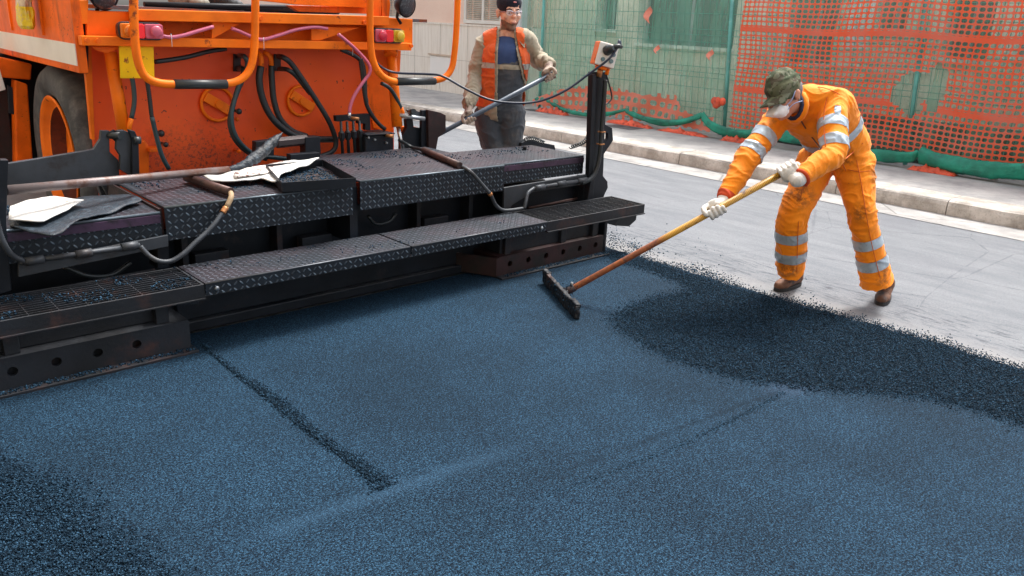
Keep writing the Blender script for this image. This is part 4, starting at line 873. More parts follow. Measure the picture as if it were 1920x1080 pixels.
# tray on the deck
a0, a1, a2, a3 = SZ(530, 352, .69), SZ(666, 343, .69), SZ(605, 308, .69), SZ(500, 318, .69)
tr_ = empty('metal_tray', (a0+a2)/2, 'shallow dirty black steel tray on the screed deck', 'tray')
zt = .665; c4 = [np.array([p[0], p[1], zt]) for p in (a0, a1, a2, a3)]
m = MB().prism([p for p in c4], (0, 0, .006)); m.build('tray_base', RUST, tr_); m = MB()
for i in range(4): p, q = c4[i], c4[(i+1) % 4]; nn_ = _u(np.cross(q-p, [0, 0, 1]))*.005; m.prism([p, q, q+nn_, p+nn_], (0, 0, .055))
m.build('tray_rim', BLACKM, tr_, .001)
gpts = np.array([c4[0]*u*v+c4[1]*(1-u)*v+c4[2]*(1-u)*(1-v)+c4[3]*u*(1-v)+[0, 0, .008] for u, v in rng.uniform(.05, .95, (700, 2))]); grains('asphalt_crumbs', gpts, rng.uniform(.006, .016, 700), mat=GRAIN, parent=tr_)
# crumbs lying on the decks and gratings
def scat(n, x0, x1, y0, y1, z, clump=2.5, th=.05):
    P = []
    while len(P) < n:
        x, y = rng.uniform(x0, x1), rng.uniform(y0, y1)
        if noise.noise(Vector((x*clump, y*clump*1.5, 4.2))) > th: P.append((x, y, z+.002))
    return P
P = scat(420, 1.4, 2.4, 4.2, 4.84, .656) + scat(420, 2.5, 3.6, 4.3, 4.88, .678) + scat(120, 3.7, 4.4, 4.3, 4.6, .673) + scat(450, .5, 1.38, 3.63, 3.95, SZT-.004, 5, .08) + scat(500, .3, 1.33, 4.3, 4.5, .63) + scat(500, 3.38, 4.4, 3.65, 3.695, .013, 3, -.3) + scat(500, .3, 1.33, 3.65, 3.695, .013, 3, -.3) + scat(120, 1.5, 3.6, 3.64, 3.94, SZT, 4, .2)
grains('asphalt_crumbs', np.array(P), rng.uniform(.005, .014, len(P)), 'black asphalt crumbs scattered on the screed plates and gratings')
# ------------------------------------------------------------------ things lying on the screed
def sheetobj(name, outline, th, mat, label, cat, curl=0, edge=None):
    # outline: list of 3D corner points; dense triangulated sheet with noise
    c = sum(np.array(p) for p in outline)/len(outline); rings = 6; out = []
    pts = resample(np.array(list(outline)+[outline[0]]), .03)[:-1]; n = len(pts); vs = [c]; fs = []
    for r in range(1, rings+1):
        for k in range(n):
            p = c+(pts[k]-c)*(r/rings); q = noise.noise(Vector((p[0]*7, p[1]*7, 3))); e = .006*noise.noise(Vector((p[0]*60, p[1]*60, 3))) if r == rings else 0
            vs.append(p+[e, e, .012*q*(r/rings)+curl*(r/rings)**3*(.5+q)])
    for k in range(n):
        fs.append((0, 1+k, 1+(k+1) % n))
        for r in range(rings-1): a = 1+r*n; fs.append((a+k, a+n+k, a+n+(k+1) % n, a+(k+1) % n))
    m = MB().add(vs, fs, True); o = m.build(name, mat); s = o.modifiers.new('s', 'SOLIDIFY'); s.thickness = th; s.offset = 1
    return tag(o, label, cat)
TARC = surf('tar_coated_card', (.008, .016, .026), .5, 0, .4, (.04, .065, .09), 22, .5, .7, bs=45, bst=1., bd=.01)
sheetobj('cardboard_sheet', [SZ(20, 395, .665), SZ(75, 373, .665), (SZ(158, 374, .68)), SZ(128, 397, .665), SZ(78, 418, .665), SZ(16, 414, .665)], .006, CARD, 'clean white cardboard sheet at the far left on the screed', 'cardboard', .01)
sheetobj('cardboard_sheet', [SZ(18, 425, .635), SZ(60, 440, .635), SZ(100, 447, .64), SZ(150, 418, .64), SZ(268, 378, .645), SZ(240, 366, .645), SZ(150, 372, .645), SZ(70, 395, .645), SZ(20, 410, .64)], .007, TARC, 'cardboard sheet coated in black asphalt under the clean one', 'cardboard', .006)
sheetobj('cardboard_sheet', [SZ(382, 334, .69), SZ(450, 318, .69), SZ(550, 303, .70), SZ(600, 303, .715), SZ(560, 318, .70), SZ(525, 330, .69), SZ(518, 347, .68), SZ(490, 338, .68), SZ(440, 343, .68), SZ(395, 342, .68)], .007, CARD, 'torn white cardboard pieces spotted with asphalt beside the tray', 'cardboard', .012)
sheetobj('cardboard_sheet', [SZ(440, 322, .70), SZ(500, 306, .70), SZ(552, 303, .70), SZ(545, 310, .70), SZ(500, 326, .70), SZ(440, 334, .70)], .006, surf('speckled_card', (.62, .58, .55), .8, 0, .1, (.12, .05, .04), 30, .52, .6), 'speckled torn cardboard lying on top of a white torn piece', 'cardboard', .006)
# long shovel resting on the deck
sh = empty('shovel', SZ(430, 318, .74), 'shovel with long brown handle and tar coated blade resting on the screed', 'shovel')
A0, A1 = SY(10, 357, 4.05), SY(428, 318, 4.55)
MB().tube([A0, A0*.5+A1*.5, A1], [.0225, .0215, .021], 14).build('handle', surf('brown_grey_handle', (.16, .13, .13), .45, .2, .25, (.10, .045, .03), 8, .45, .65, bs=50), sh)
Pb = resample(spline([A1, SY(448, 314, 4.56), SY(468, 303, 4.58), (SY(490, 287, 4.62)), SY(510, 268, 4.66), SY(528, 250, 4.7)], 8), .012)
m = MB(); n = len(Pb); vs = []; fs = []; K = 10
for i in range(n):
    t = i/(n-1); wd = float(np.interp(t, [0, .2, .45, .8, 1], [.022, .035, .05, .042, .006])); T = _u(Pb[min(i+1, n-1)]-Pb[max(i-1, 0)]); U = _u(np.cross(T, [.3, -.8, .5])); V = np.cross(T, U)
    for k in range(K): a = 2*math.pi*k/K; q = 1+.3*noise.noise(Vector((i*.5, k*.9, 1))); vs.append(Pb[i]+U*wd*math.cos(a)*q*.75+V*(.016+.25*wd)*math.sin(a)*q)
for i in range(n-1):
    for k in range(K): fs.append((i*K+k, i*K+(k+1) % K, (i+1)*K+(k+1) % K, (i+1)*K+k))
fs.append(tuple(range(K))); m.add(vs, fs, True); m.build('blade', TARC, sh)
# bottle stuck on the side panel
bt = SX(48, 22, 1.26); btl = empty('plastic_bottle', bt, 'clear crumpled plastic bottle with yellow liquid on the orange side panel', 'bottle')
def crum(r, z0, z1, mat, name):
    vs = []; fs = []; n = 22; k = 14
    for j in range(k+1):
        z = z0+(z1-z0)*j/k
        for i in range(n): t = 2*math.pi*i/n; q = r*(1+.35*noise.noise(Vector((math.cos(t)*1.6, math.sin(t)*1.6, z*16)))) * (.75+.25*min(1, j/2)); vs.append((bt[0]+q*.7*math.cos(t), bt[1]+q*math.sin(t)*1.6, bt[2]+z))
    for j in range(k):
        for i in range(n): fs.append((j*n+i, j*n+(i+1) % n, (j+1)*n+(i+1) % n, (j+1)*n+i))
    fs += [tuple(range(n)), tuple(range((k+1)*n-1, k*n-1, -1))]; MB().add(vs, fs, False).build(name, mat, btl)
crum(.058, -.095, .2, surf('cloudy_plastic', (.62, .50, .36), .2, 0, .35, (.75, .6, .05), 14, .5, .6, bs=30, bst=.8, bd=.01), 'shell'); crum(.061, -.10, .03, surf('yellow_liquid', (.85, .62, .01), .2, 0, .2, (.6, .45, .15), 20, .55, .7, bs=30, bst=.8, bd=.01), 'liquid')
# @@PEOPLE
# ------------------------------------------------------------------ people
cR, cU, cB = ROT @ np.array([1., 0, 0]), ROT @ np.array([0, 1., 0]), ROT @ np.array([0, 0, 1.])
A_ = lambda *v: np.array(v, float)
def loft(mb, pts, rx, ry=None, ref=None, n=20, k=5, flat=False):
    P = np.array([np.array(p, float) for p in pts]); ry = rx if ry is None else ry
    rx = rx if hasattr(rx, '__len__') else [rx]*len(P); ry = ry if hasattr(ry, '__len__') else [ry]*len(P)
    Q = np.array(spline([np.concatenate([p, [a, b]]) for p, a, b in zip(P, rx, ry)], k))
    T0, T1 = _u(Q[1, :3]-Q[0, :3]), _u(Q[-1, :3]-Q[-2, :3]); out = []
    for e in (.95, .8, .5, .0): out.append((Q[0, :3]-T0*min(Q[0, 3:])*e*.8, Q[0, 3:]*math.sqrt(1-e*e)))
    for q in Q[1:-1]: out.append((q[:3], q[3:]))
    for e in ((0,) if flat else (0, .5, .8, .95)): out.append((Q[-1, :3]+T1*min(Q[-1, 3:])*e*.8, Q[-1, 3:]*math.sqrt(1-e*e)))
    C_ = np.array([o[0] for o in out]); vs = []; fs = []; m = len(out); U = None
    for i in range(m):
        T = _u(C_[min(i+1, m-1)]-C_[max(i-1, 0)])
        if ref is not None: U = np.array(ref, float)
        elif U is None: U = A_(1, 0, 0) if abs(T[0]) < .7 else A_(0, 0, 1)
        U = _u(U-T*U.dot(T)); V = np.cross(T, U)
        for j in range(n): t = 2*math.pi*j/n; vs.append(C_[i]+U*out[i][1][0]*math.cos(t)+V*out[i][1][1]*math.sin(t))
    for i in range(m-1):
        for j in range(n): fs.append((i*n+j, i*n+(j+1) % n, (i+1)*n+(j+1) % n, (i+1)*n+j))
    fs += [tuple(range(n-1, -1, -1)), tuple((m-1)*n+j for j in range(n))]; return mb.add(vs, fs, True)
def organic(name, mb, mat, parent, voxel=.006, smooth=6, wr=None, cut=None, thick=0, label=None):
    me = bpy.data.meshes.new(name+'_src'); me.from_pydata(mb.v, [], mb.f)
    bm = bmesh.new(); bm.from_mesh(me); bmesh.ops.recalc_face_normals(bm, faces=bm.faces); bm.to_mesh(me); bm.free()
    o = bpy.data.objects.new(name+'_src', me); COL.objects.link(o)
    r = o.modifiers.new('r', 'REMESH'); r.mode = 'VOXEL'; r.voxel_size = voxel
    s = o.modifiers.new('s', 'SMOOTH'); s.factor = .5; s.iterations = smooth
    dg = bpy.context.evaluated_depsgraph_get(); ev = o.evaluated_get(dg); m2 = bpy.data.meshes.new_from_object(ev); bpy.data.objects.remove(o); m2.name = name
    n = len(m2.vertices); co = np.empty(n*3); m2.vertices.foreach_get('co', co); co = co.reshape(-1, 3); no = np.empty(n*3); m2.vertices.foreach_get('normal', no); no = no.reshape(-1, 3)
    if wr:
        d = np.array([wr(p, q) for p, q in zip(co, no)]); co = co+no*d[:, None]; m2.vertices.foreach_set('co', co.ravel())
    if cut:
        bm = bmesh.new(); bm.from_mesh(m2); dl = [v for v in bm.verts if cut(np.array(v.co))]; bmesh.ops.delete(bm, geom=dl, context='VERTS'); bm.to_mesh(m2); bm.free()
    m2.materials.clear(); m2.update()
    for p in m2.polygons: p.use_smooth = True
    ob = link(name, m2, mat, parent)
    if thick: q = ob.modifiers.new('t', 'SOLIDIFY'); q.thickness = thick; q.offset = 0
    if label: ob['label'] = label
    return ob
def shell(src, name, mat, pred, off, planes=(), parent=None, label=None):
    bm = bmesh.new(); bm.from_mesh(src.data); bm.verts.ensure_lookup_table()
    bmesh.ops.delete(bm, geom=[v for v in bm.verts if not pred(np.array(v.co))], context='VERTS')
    for (p, nrm) in planes: bmesh.ops.bisect_plane(bm, geom=bm.verts[:]+bm.edges[:]+bm.faces[:], plane_co=Vector(p), plane_no=Vector(nrm), clear_outer=True)
    bm.normal_update()
    for v, d in [(v, v.normal.copy()) for v in bm.verts]: v.co += d*off
    me = bpy.data.meshes.new(name); bm.to_mesh(me); bm.free(); me.materials.clear()
    for p in me.polygons: p.use_smooth = True
    o = link(name, me, mat, parent)
    if label: o['label'] = label
    return o
def segd(p, a, b): t = np.clip((p-a).dot(b-a)/((b-a).dot(b-a)), 0, 1); return np.linalg.norm(p-(a+(b-a)*t))
def band(src, name, mat, a, b, t0, t1, rad, parent, off=.003):
    a, b = np.array(a), np.array(b); d = _u(b-a); L = np.linalg.norm(b-a)
    return shell(src, name, mat, lambda p: (np.linalg.norm((p-a)-d*((p-a).dot(d))) < rad) and (t0*L-.03 < (p-a).dot(d) < t1*L+.03), off, ((a+d*L*t1, d), (a+d*L*t0, -d)), parent)
def wrinkle(amp, bones, joints=(), seed=0):
    B = [(np.array(a), np.array(b), _u(np.array(b)-np.array(a))) for a, b in bones]; J = [(np.array(j), r) for j, r in joints]
    def f(p, q):
        ds = np.array([segd(p, a, b) for a, b, _ in B]); wt = np.exp(-(ds-ds.min())/.035); wt /= wt.sum(); tot = 0
        wq = Vector((1, 1, 1))*(noise.noise(Vector(p*6+seed))*1.1)
        for (a, b, T), k_ in zip(B, wt):
            if k_ < .06: continue
            s = (p-a).dot(T); lat = (p-a)-T*s; w = Vector(lat*4.2+T*s*10+seed*7.3)+wq
            r1 = max(0, 1-abs(noise.noise(w))*3.2); r2 = max(0, 1-abs(noise.noise(w*1.9+Vector((5, 5, 5))))*3.)
            tot += k_*(r1*r1*1.25-.35+r2*r2*.55+.45*noise.noise(w*.6))
        k = .45+sum(max(0, 1-np.linalg.norm(p-j)/R_) for j, R_ in J)*.75
        return amp*k*tot-amp*.25
    return f
def head(mb, c, f, u, s=1., nose=1, jaw=1):
    f = _u(np.array(f)); u = _u(np.array(u)-f*np.array(u).dot(f)); r = np.cross(f, u); A = (r, f, u)
    E_ = lambda x, y, z, R_: mb.ell(c+s*(r*x+f*y+u*z), tuple(s*q for q in R_), A, 20, 14)
    E_(0, -.012, .035, (.076, .096, .085)); E_(0, .022, -.03, (.064*jaw, .070, .078)); E_(0, .045, -.085, (.040*jaw, .040, .032)); E_(0, .075, -.098, (.022, .016, .018))
    E_(0, .078, .028, (.052, .02, .02)); E_(0, .075, .06, (.05, .02, .035))
    for q in (-1, 1): E_(q*.042, .066, -.02, (.024, .022, .024)); E_(q*.077, -.012, -.005, (.011, .020, .032)); E_(q*.080, -.02, .006, (.010, .018, .02))
    E_(0, .100, -.002, (.011, .016, .03)); E_(0, .108, -.020, (.016, .018, .014)); E_(0, .094, -.055, (.025, .012, .008)); E_(0, .092, -.067, (.022, .012, .008))
    return r, f, u
def facebits(c, r, f, u, parent, s=1., eyec=(.10, .07, .05)):
    W_ = plain('eye_white', (.7, .68, .65), .2); I_ = plain('eye_iris', eyec, .15); LP = plain('lip_skin', (.42, .16, .12), .5); BR = plain('eyebrow_hair', (.05, .035, .03), .9)
    for q in (-1, 1):
        e = MB().ell(c+s*(r*q*.032+f*.083+u*.006), (s*.014, s*.010, s*.007), (r, f, u), 12, 8).build('eye', W_, parent); MB().ell(c+s*(r*q*.032+f*.0915+u*.004), (s*.0055, s*.003, s*.0055), (r, f, u), 10, 6).build('iris', I_, e)
        MB().tube([c+s*(r*q*.014+f*.098+u*.024), c+s*(r*q*.032+f*.098+u*.031), c+s*(r*q*.054+f*.082+u*.024)], [.003*s, .005*s, .003*s], 6).build('eyebrow', BR, parent)
    MB().ell(c+s*(f*.103-u*.061), (s*.020, s*.006, s*.006), (r, f, u), 12, 8).build('mouth', LP, parent)
def glove(name, axis, ctr, palmdir, wrist, mat, parent, rs=.018, thumb=1, sc=1., fore=None, lab=None):
    # hand wrapped round a shaft: axis along the shaft (towards the index finger), palmdir from shaft centre to the back of the hand
    a = _u(np.array(axis)); p = np.array(palmdir, float); p = _u(p-a*p.dot(a)); t = np.cross(a, p)*thumb; m = MB(); ctr = np.array(ctr)
    pol = lambda off, ang, rad: ctr+a*off+rad*(p*math.cos(math.radians(ang))+t*math.sin(math.radians(ang)))
    R_ = rs+.012*sc
    m.ell(ctr+p*(rs+.017*sc)-t*.004, (.045*sc, .040*sc, .021*sc), (a, t, p), 16, 10)
    for i, (off, fr, l) in enumerate(((.033, .0115, 215), (.011, .012, 232), (-.011, .0115, 222), (-.032, .010, 195))):
        pts = [pol(off*sc, q, R_+(.010*sc if q < 60 else 0)-(.002 if q > 150 else 0)) for q in (15, 52, 95, 140, 180, l)]
        m.tube(resample(spline(pts, 5), .004), fr*sc, 10)
        m.ell(pts[-1], (fr*sc,)*3); m.ell(pts[1], (fr*1.16*sc,)*3)
    tp = [pol(.022*sc, -38, R_+.012*sc), pol(.046*sc, -70, R_+.007*sc), pol(.052*sc, -112, R_), pol(.050*sc, -150, R_)]
    m.tube(resample(spline(tp, 5), .004), .0135*sc, 10); m.ell(tp[-1], (.0125*sc,)*3)
    w_ = np.array(wrist); loft(m, [ctr+p*(rs+.016)-t*.012, ctr*.45+w_*.55+p*(rs+.01)*.45, w_], [.036*sc, .031*sc, .036*sc], [.020*sc, .024*sc, .034*sc], a)
    if fore is not None: loft(m, [w_, fore], .034*sc)
    o = organic(name, m, mat, parent, .0032, 3, label=lab); return o
def boot(name, heel, toe, ankle_top, mat, sole, parent, sc=1., up=(0, 0, 1)):
    heel, toe, at = map(lambda q: np.array(q, float), (heel, toe, ankle_top)); d = toe-heel; L = np.linalg.norm(d); d = _u(d); up = np.array(up, float); s = np.cross(d, up); m = MB()
    h = lambda x, z: heel+d*L*x+up*z
    loft(m, [h(.10, .055), h(.3, .06), h(.55, .05), h(.78, .042), h(.93, .038)], [.034, .036, .042, .047, .036], [.045, .05, .042, .034, .028], s)
    loft(m, [h(.16, .05), h(.2, .10), at], [.038, .042, .05], [.046, .046, .05], s)
    def lace(p, n): return .0035*math.sin((p-heel).dot(d)*260)*(1 if (p-heel).dot(up) > .06 and .3 < (p-heel).dot(d)/L < .75 else 0)+.003*noise.noise(Vector(p*40))
    o = organic(name, m, mat, parent, .005, 4, lace)
    q = MB(); out = []; N = 28
    for i in range(N):
        t = 2*math.pi*i/N; x = .5-.5*math.cos(t); w_ = (.046*(abs(math.sin(t))**.75))*(.86+.28*x); out.append(heel+d*L*(x*1.04-.02)+s*w_*np.sign(math.sin(t))-up*.0)
    q.prism(out, up*.024); q.build('sole', sole, o, .003); return o
SKIN = surf('skin', (.72, .40, .28), .5, 0, .10, (.42, .14, .10), 14, .5, .75, bs=120, bst=.12)
SKIN2 = surf('tanned_skin', (.52, .23, .15), .5, 0, .1, bs=120, bst=.15)
def cloth_mat(name, base, dirt, amt=(.56, .74), sc=6, spots=(), r=.8, bst=.3):
    g = G(name); P = g.pos(); c = g.mix(g.ramp(g.noise(P, 7, 4), .3, .7), tuple(x*.9 for x in base), tuple(min(1, x*1.08) for x in base))
    c = g.mix(g.M('MULTIPLY', g.ramp(g.noise(P, sc, 6, .72), *amt), .7), c, dirt)
    for (pt, rad) in spots:
        v = g.n('ShaderNodeVectorMath'); v.operation = 'DISTANCE'; g.l(P, v.inputs[0]); v.inputs[1].default_value = tuple(map(float, pt))
        m_ = g.M('MULTIPLY', g.ramp(v.outputs['Value'], rad, rad*.25), g.ramp(g.noise(P, 17, 6, .75), .40, .62)); c = g.mix(g.M('MULTIPLY', m_, .85), c, dirt)
    h = g.M('ADD', g.noise(g.mp(P, (1, 1, .55)), 16, 3, .6), g.M('MULTIPLY', g.noise(P, 400, 2), .12))
    return g.fin(c, r, 0, g.bump(h, bst, .012), .25, **{'Sheen Weight': .15})
REFL = surf('reflective_tape', (.42, .50, .58), .38, .25, .12, (.22, .26, .30), 16, .5, .7, bs=50, bst=.3)
SOLE = surf('dark_boot_sole', (.02, .02, .022), .7)
BOOTM = surf('muddy_brown_boot', (.16, .075, .045), .75, 0, .3, (.05, .04, .04), 14, .45, .65, bs=60, bst=.6)
GLOVEW = surf('dirty_white_glove', (.72, .70, .66), .8, 0, .06, (.26, .22, .2), 26, .60, .74, bs=160, bst=.3)
GLOVED = surf('grimy_work_glove', (.42, .34, .28), .7, 0, .2, (.09, .045, .035), 16, .42, .66, bs=120, bst=.4)
# ---- the rake and the bending worker
HD = SZ(1052, 553, .035); SA = SD(1343, 393, 4.55)
def proj(p): c = ROT.T @ (np.array(p)-CAMP); return 960+FPX*c[0]/-c[2]
def shaft(x):
    lo, hi = 0., 4.
    for _ in range(50):
        mid = (lo+hi)/2
        if proj(HD+(SA-HD)*mid) < x: lo = mid
        else: hi = mid
    return HD+(SA-HD)*lo
rk = empty('asphalt_rake', HD, 'long yellow and brown handled asphalt rake with black head touching the new surface', 'rake')
TOP = shaft(1492); ax_ = _u(TOP-HD)
def mk_handle():
    g = G('rake_handle'); P = g.pos(); v = g.n('ShaderNodeVectorMath'); v.operation = 'DOT_PRODUCT'; g.l(P, v.inputs[0]); v.inputs[1].default_value = tuple(ax_); s = v.outputs['Value']
    v0 = float(SA.dot(ax_)); st = g.M('SINE', g.M('MULTIPLY', s, 700.)); up_ = g.ramp(s, float(shaft(1230).dot(ax_)), float(shaft(1262).dot(ax_)))
    c1 = g.mix(g.ramp(g.noise(P, 40, 4, .7), .35, .65), (.30, .085, .02), (.16, .05, .025)); c1 = g.mix(g.ramp(g.noise(P, 13, 5, .7), .56, .66), c1, (.08, .035, .03))
    c2 = g.mix(g.ramp(st, -.2, .4), (.36, .17, .015), (.66, .36, .04)); c2 = g.mix(g.ramp(g.noise(P, 22, 4, .7), .57, .66), c2, (.14, .06, .03))
    return g.fin(g.mix(up_, c1, c2), .38, 0, g.bump(g.noise(P, 90, 3), .3, .002), .5)
MB().tube([HD+ax_*.02, HD+ax_*.12, HD+ax_*.3, TOP], [.017, .020, .0185, .0185], 16).build('handle', mk_handle(), rk)
r0, r1 = SZ(1020, 520, .04), SZ(1083, 590, .03); hv = _u(r1-r0); hn = np.cross(hv, [0, 0, 1])
m = oriented((r0+r1)/2+[0, 0, .012], (np.linalg.norm(r1-r0), .026, .080), (hv, _u(hn), A_(0, 0, 1.))); organic('rake_head', m, RUST, rk, .0045, 2, lambda p, q: .006*noise.noise(Vector(p*30))+.004*noise.noise(Vector(p*75)))
organic('blade_tip', oriented(r1*.9+r0*.1+[0, 0, .012]-hn*.004, (.11, .034, .092), (hv, hn, A_(0, 0, 1.))), BLACKM, rk, .0045, 2, lambda p, q: .006*noise.noise(Vector(p*40)))
organic('blade_tip', oriented(r0*.93+r1*.07+[0, 0, .02]-hn*.004, (.08, .034, .08), (hv, hn, A_(0, 0, 1.))), BLACKM, rk, .0045, 2, lambda p, q: .006*noise.noise(Vector(p*40)))
m = MB(); m.tube([HD+[0, 0, .01], HD+ax_*.05, HD+ax_*.10], [.02, .024, .023], 12); m.build('socket', REDRUST, rk); MB().tube([HD+[0, 0, .03]-hv*.06, HD+ax_*.06, HD+[0, 0, .03]+hv*.06], .009, 8).build('fork', RUST, rk)
MB().tube([HD+ax_*.075+[0, 0, .02], HD+ax_*.075+[0, 0, .045]], .008, 6).build('bolt', ZINC, rk)
gq = np.array([HD+ax_*rng.uniform(0, .12)+rng.normal(0, .014, 3)+[0, 0, .015] for _ in range(90)]+[r0+(r1-r0)*rng.uniform()+rng.normal(0, .012, 3)+[0, 0, .03] for _ in range(160)]); grains('tar_crumbs', gq, rng.uniform(.006, .014, len(gq)), parent=rk)
w2 = empty('person', (4.85, 2.13, -.03), 'person in orange overalls with silver bands, camouflage cap and white mask, bending over a rake', 'person')
PEL, MID, CH, NB = SD(1573, 283, 4.93), SD(1558, 245, 4.84), SD(1534, 208, 4.72), SD(1503, 188, 4.64)
LS, RS = SD(1561, 190, 4.60), SD(1458, 224, 4.80)
LE, RE = SD(1562, 287, 4.45), SD(1405, 292, 4.72)
LHC, RHC = shaft(1477), SA
RW = SD(1358, 374, 4.62); LW = SD(1496, 338, 4.36)
LH, RH = SD(1598, 300, 4.90), SD(1533, 302, 5.02)
LK, RK = SD(1617, 405, 4.84), SD(1486, 405, 4.98)
LA, RA = SD(1644, 532, 5.02), SD(1481, 514, 5.18)
HC = SD(1474, 181, 4.55); HU = _u(cU*1.0-cR*.18+cB*.15); HF = _u(-cR*.86-cU*.42+cB*.26)
def limbs(m, k=1., hands=True):
    loft(m, [PEL, MID, CH], [.18*k, .175*k, .185*k], [.125*k, .12*k, .125*k], LS-RS); loft(m, [LS, NB, RS], .07*k)
    for (a, b, c) in ((LS, LE, LW), (RS, RE, RW)): loft(m, [a, a*.5+b*.5, b, b*.5+c*.5, c], [.062*k, .052*k, .044*k, .042*k, .03*k])
    for (a, b, c) in ((LH, LK, LA), (RH, RK, RA)): loft(m, [a, a*.5+b*.5, b, b*.6+c*.4, c], [.095*k, .08*k, .058*k, .056*k, .04*k])
m = MB(); limbs(m, .86); head(m, HC, HF, HU, 1.0); loft(m, [NB-_u(HC-NB)*.02, HC-HU*.05-HF*.02], [.065, .055])
for (q, c_) in ((LHC, LW), (RHC, RW)): loft(m, [c_, q*.7+c_*.3], [.028, .022])
body = organic('body', m, SKIN2, w2, .0055, 3)
r_, f_, u_ = np.cross(HF, HU), HF, HU; HUo = _u(HU-HF*HU.dot(HF)); rr_ = np.cross(HF, HUo)
facebits(HC, rr_, HF, HUo, w2)
m = MB(); sd = LS-RS
loft(m, [PEL-(PEL-MID)*-.2, PEL, MID, CH, CH+(CH-MID)*.35], [.17, .195, .185, .215, .17], [.135, .15, .145, .150, .11], sd)
loft(m, [LS+(LS-RS)*.03, (LS+RS)/2+(CH-MID)*.15, RS], [.088, .10, .082]); loft(m, [LS, NB, RS], [.08, .088, .075])
loft(m, [LS, LS*.5+LE*.5, LE, LE*.5+LW*.5, LW*.93+LE*.07], [.088, .083, .076, .066, .054], flat=True); loft(m, [RS, RS*.5+RE*.5, RE, RE*.5+RW*.5, RW], [.083, .078, .076, .068, .048], flat=True)
loft(m, [LH, LH*.5+LK*.5, LK, LK*.5+LA*.5, LA], [.128, .108, .083, .088, .100], flat=True); loft(m, [RH, RH*.5+RK*.5, RK, RK*.5+RA*.5, RA], [.125, .108, .097, .098, .086], flat=True)
bones = [(PEL, CH), (LS, LE), (LE, LW), (RS, RE), (RE, RW), (LH, LK), (LK, LA), (RH, RK), (RK, RA)]
ORC = cloth_mat('orange_overall_cloth', (.97, .27, .006), (.22, .075, .02), (.585, .76), 5, ((SD(1500, 365, 4.9), .13), (SD(1570, 300, 4.8), .14), (SD(1480, 500, 5.1), .10), (SD(1645, 330, 4.8), .08), (SD(1545, 240, 4.62), .08), (SD(1618, 400, 4.75), .09), (SD(1500, 330, 4.4), .07), (SD(1660, 520, 4.9), .09)), .7, .45)
suit = organic('overalls', m, ORC, w2, .0062, 6, wrinkle(.0125, bones, ((LE, .16), (RE, .16), (LK, .18), (RK, .18), (LH, .2), (RH, .2), (MID, .16), (LA, .16), (RA, .16), (LS, .12), (RS, .12))))
for (a, b, t0, t1, rad) in ((LS, LE, .42, .60, .12), (LS, LE, .76, .94, .12), (RS, RE, .42, .62, .11), (RS, RE, .80, 1.0, .12), (LK, LA, .28, .42, .14), (LK, LA, .58, .73, .14), (RK, RA, .22, .38, .14), (RK, RA, .56, .72, .14)): band(suit, 'reflective_band', REFL, a, b, t0, t1, rad, w2)
# waist band and short shoulder strap
shell(suit, 'reflective_band', REFL, lambda p: segd(p, LE, LS) > .10 and segd(p, LE, LW) > .10, .003, ((MID+_u(CH-MID)*.035, _u(CH-MID)), (MID-_u(CH-MID)*.02, -_u(CH-MID))), w2)
dsh = _u(LE-LS); tg = _u(np.cross(dsh, cB)); c0_ = SD(1566, 214, 4.5)
shell(suit, 'shoulder_strap', REFL, lambda p: np.linalg.norm(p-c0_) < .12 and (p-LS).dot(cB) > 0, .003, ((c0_+tg*.016, tg), (c0_-tg*.016, -tg), (c0_+dsh*.035, dsh), (c0_-dsh*.035, -dsh)), w2)
# zip, collar, pocket
fr_ = lambda x, y: SD(x, y, 4.55)
from mathutils.bvhtree import BVHTree
def bvh(o): return BVHTree.FromPolygons([v.co for v in o.data.vertices], [tuple(p.vertices) for p in o.data.polygons])
bs_ = bvh(suit)
def onsuit(T, x, y, off=.004):
    d = Vector(ray(x, y)).normalized(); h = T.ray_cast(Vector(CAMP), d); 
    if h[0] is None: h = T.find_nearest(Vector(SD(x, y, 4.7)))
    return np.array(h[0])-np.array(d)*off
def seam(T, pts, r, name, mat, par, off=.002): return MB().tube(spline([onsuit(T, a, b, off) for a, b in pts], 6), r, 6).build(name, mat, par)
SEAM = plain('dark_orange_seam', (.58, .11, .012), .8)
seam(bs_, [(1500, 222), (1510, 240), (1523, 258), (1540, 280)], .004, 'zip', plain('zip_dark', (.12, .05, .03), .5), w2)
seam(bs_, [(1506, 158), (1535, 163), (1565, 172), (1590, 188)], .0022, 'shoulder_seam', SEAM, w2, .005); seam(bs_, [(1554, 170), (1546, 205), (1545, 240), (1548, 275)], .0024, 'armhole_seam', SEAM, w2, .005)
seam(bs_, [(1606, 300), (1616, 350), (1624, 400), (1634, 455), (1650, 520)], .0022, 'side_seam', SEAM, w2, .004); seam(bs_, [(1512, 335), (1500, 375), (1497, 420), (1495, 470), (1494, 510)], .0022, 'side_seam', SEAM, w2, .004); seam(bs_, [(1572, 290), (1586, 320), (1592, 345)], .0022, 'fly_seam', SEAM, w2, .004); seam(bs_, [(1590, 318), (1612, 322), (1632, 320)], .002, 'yoke_seam', SEAM, w2, .004)
seam(bs_, [(1583, 300), (1600, 285), (1618, 268)], .003, 'pocket_edge', SEAM, w2)
m = MB(); P = []
cw = HC-HU*.105-HF*.03
for k in range(15):
    t = math.pi*2*k/14; P.append(NB*.45+cw*.55+(rr_*math.cos(t)*.078+np.cross(_u(HC-NB), rr_)*math.sin(t)*.082)+_u(HC-NB)*.0)
MB().tube(P, .020, 8, False).build('collar', ORC, w2)
m = MB(); P2 = [p+_u(HC-NB)*.022+(NB*.45+cw*.55-p)*.12 for p in P]; MB().tube(P2, .012, 8, False).build('dark_collar', plain('navy_collar', (.015, .02, .06), .8), w2)
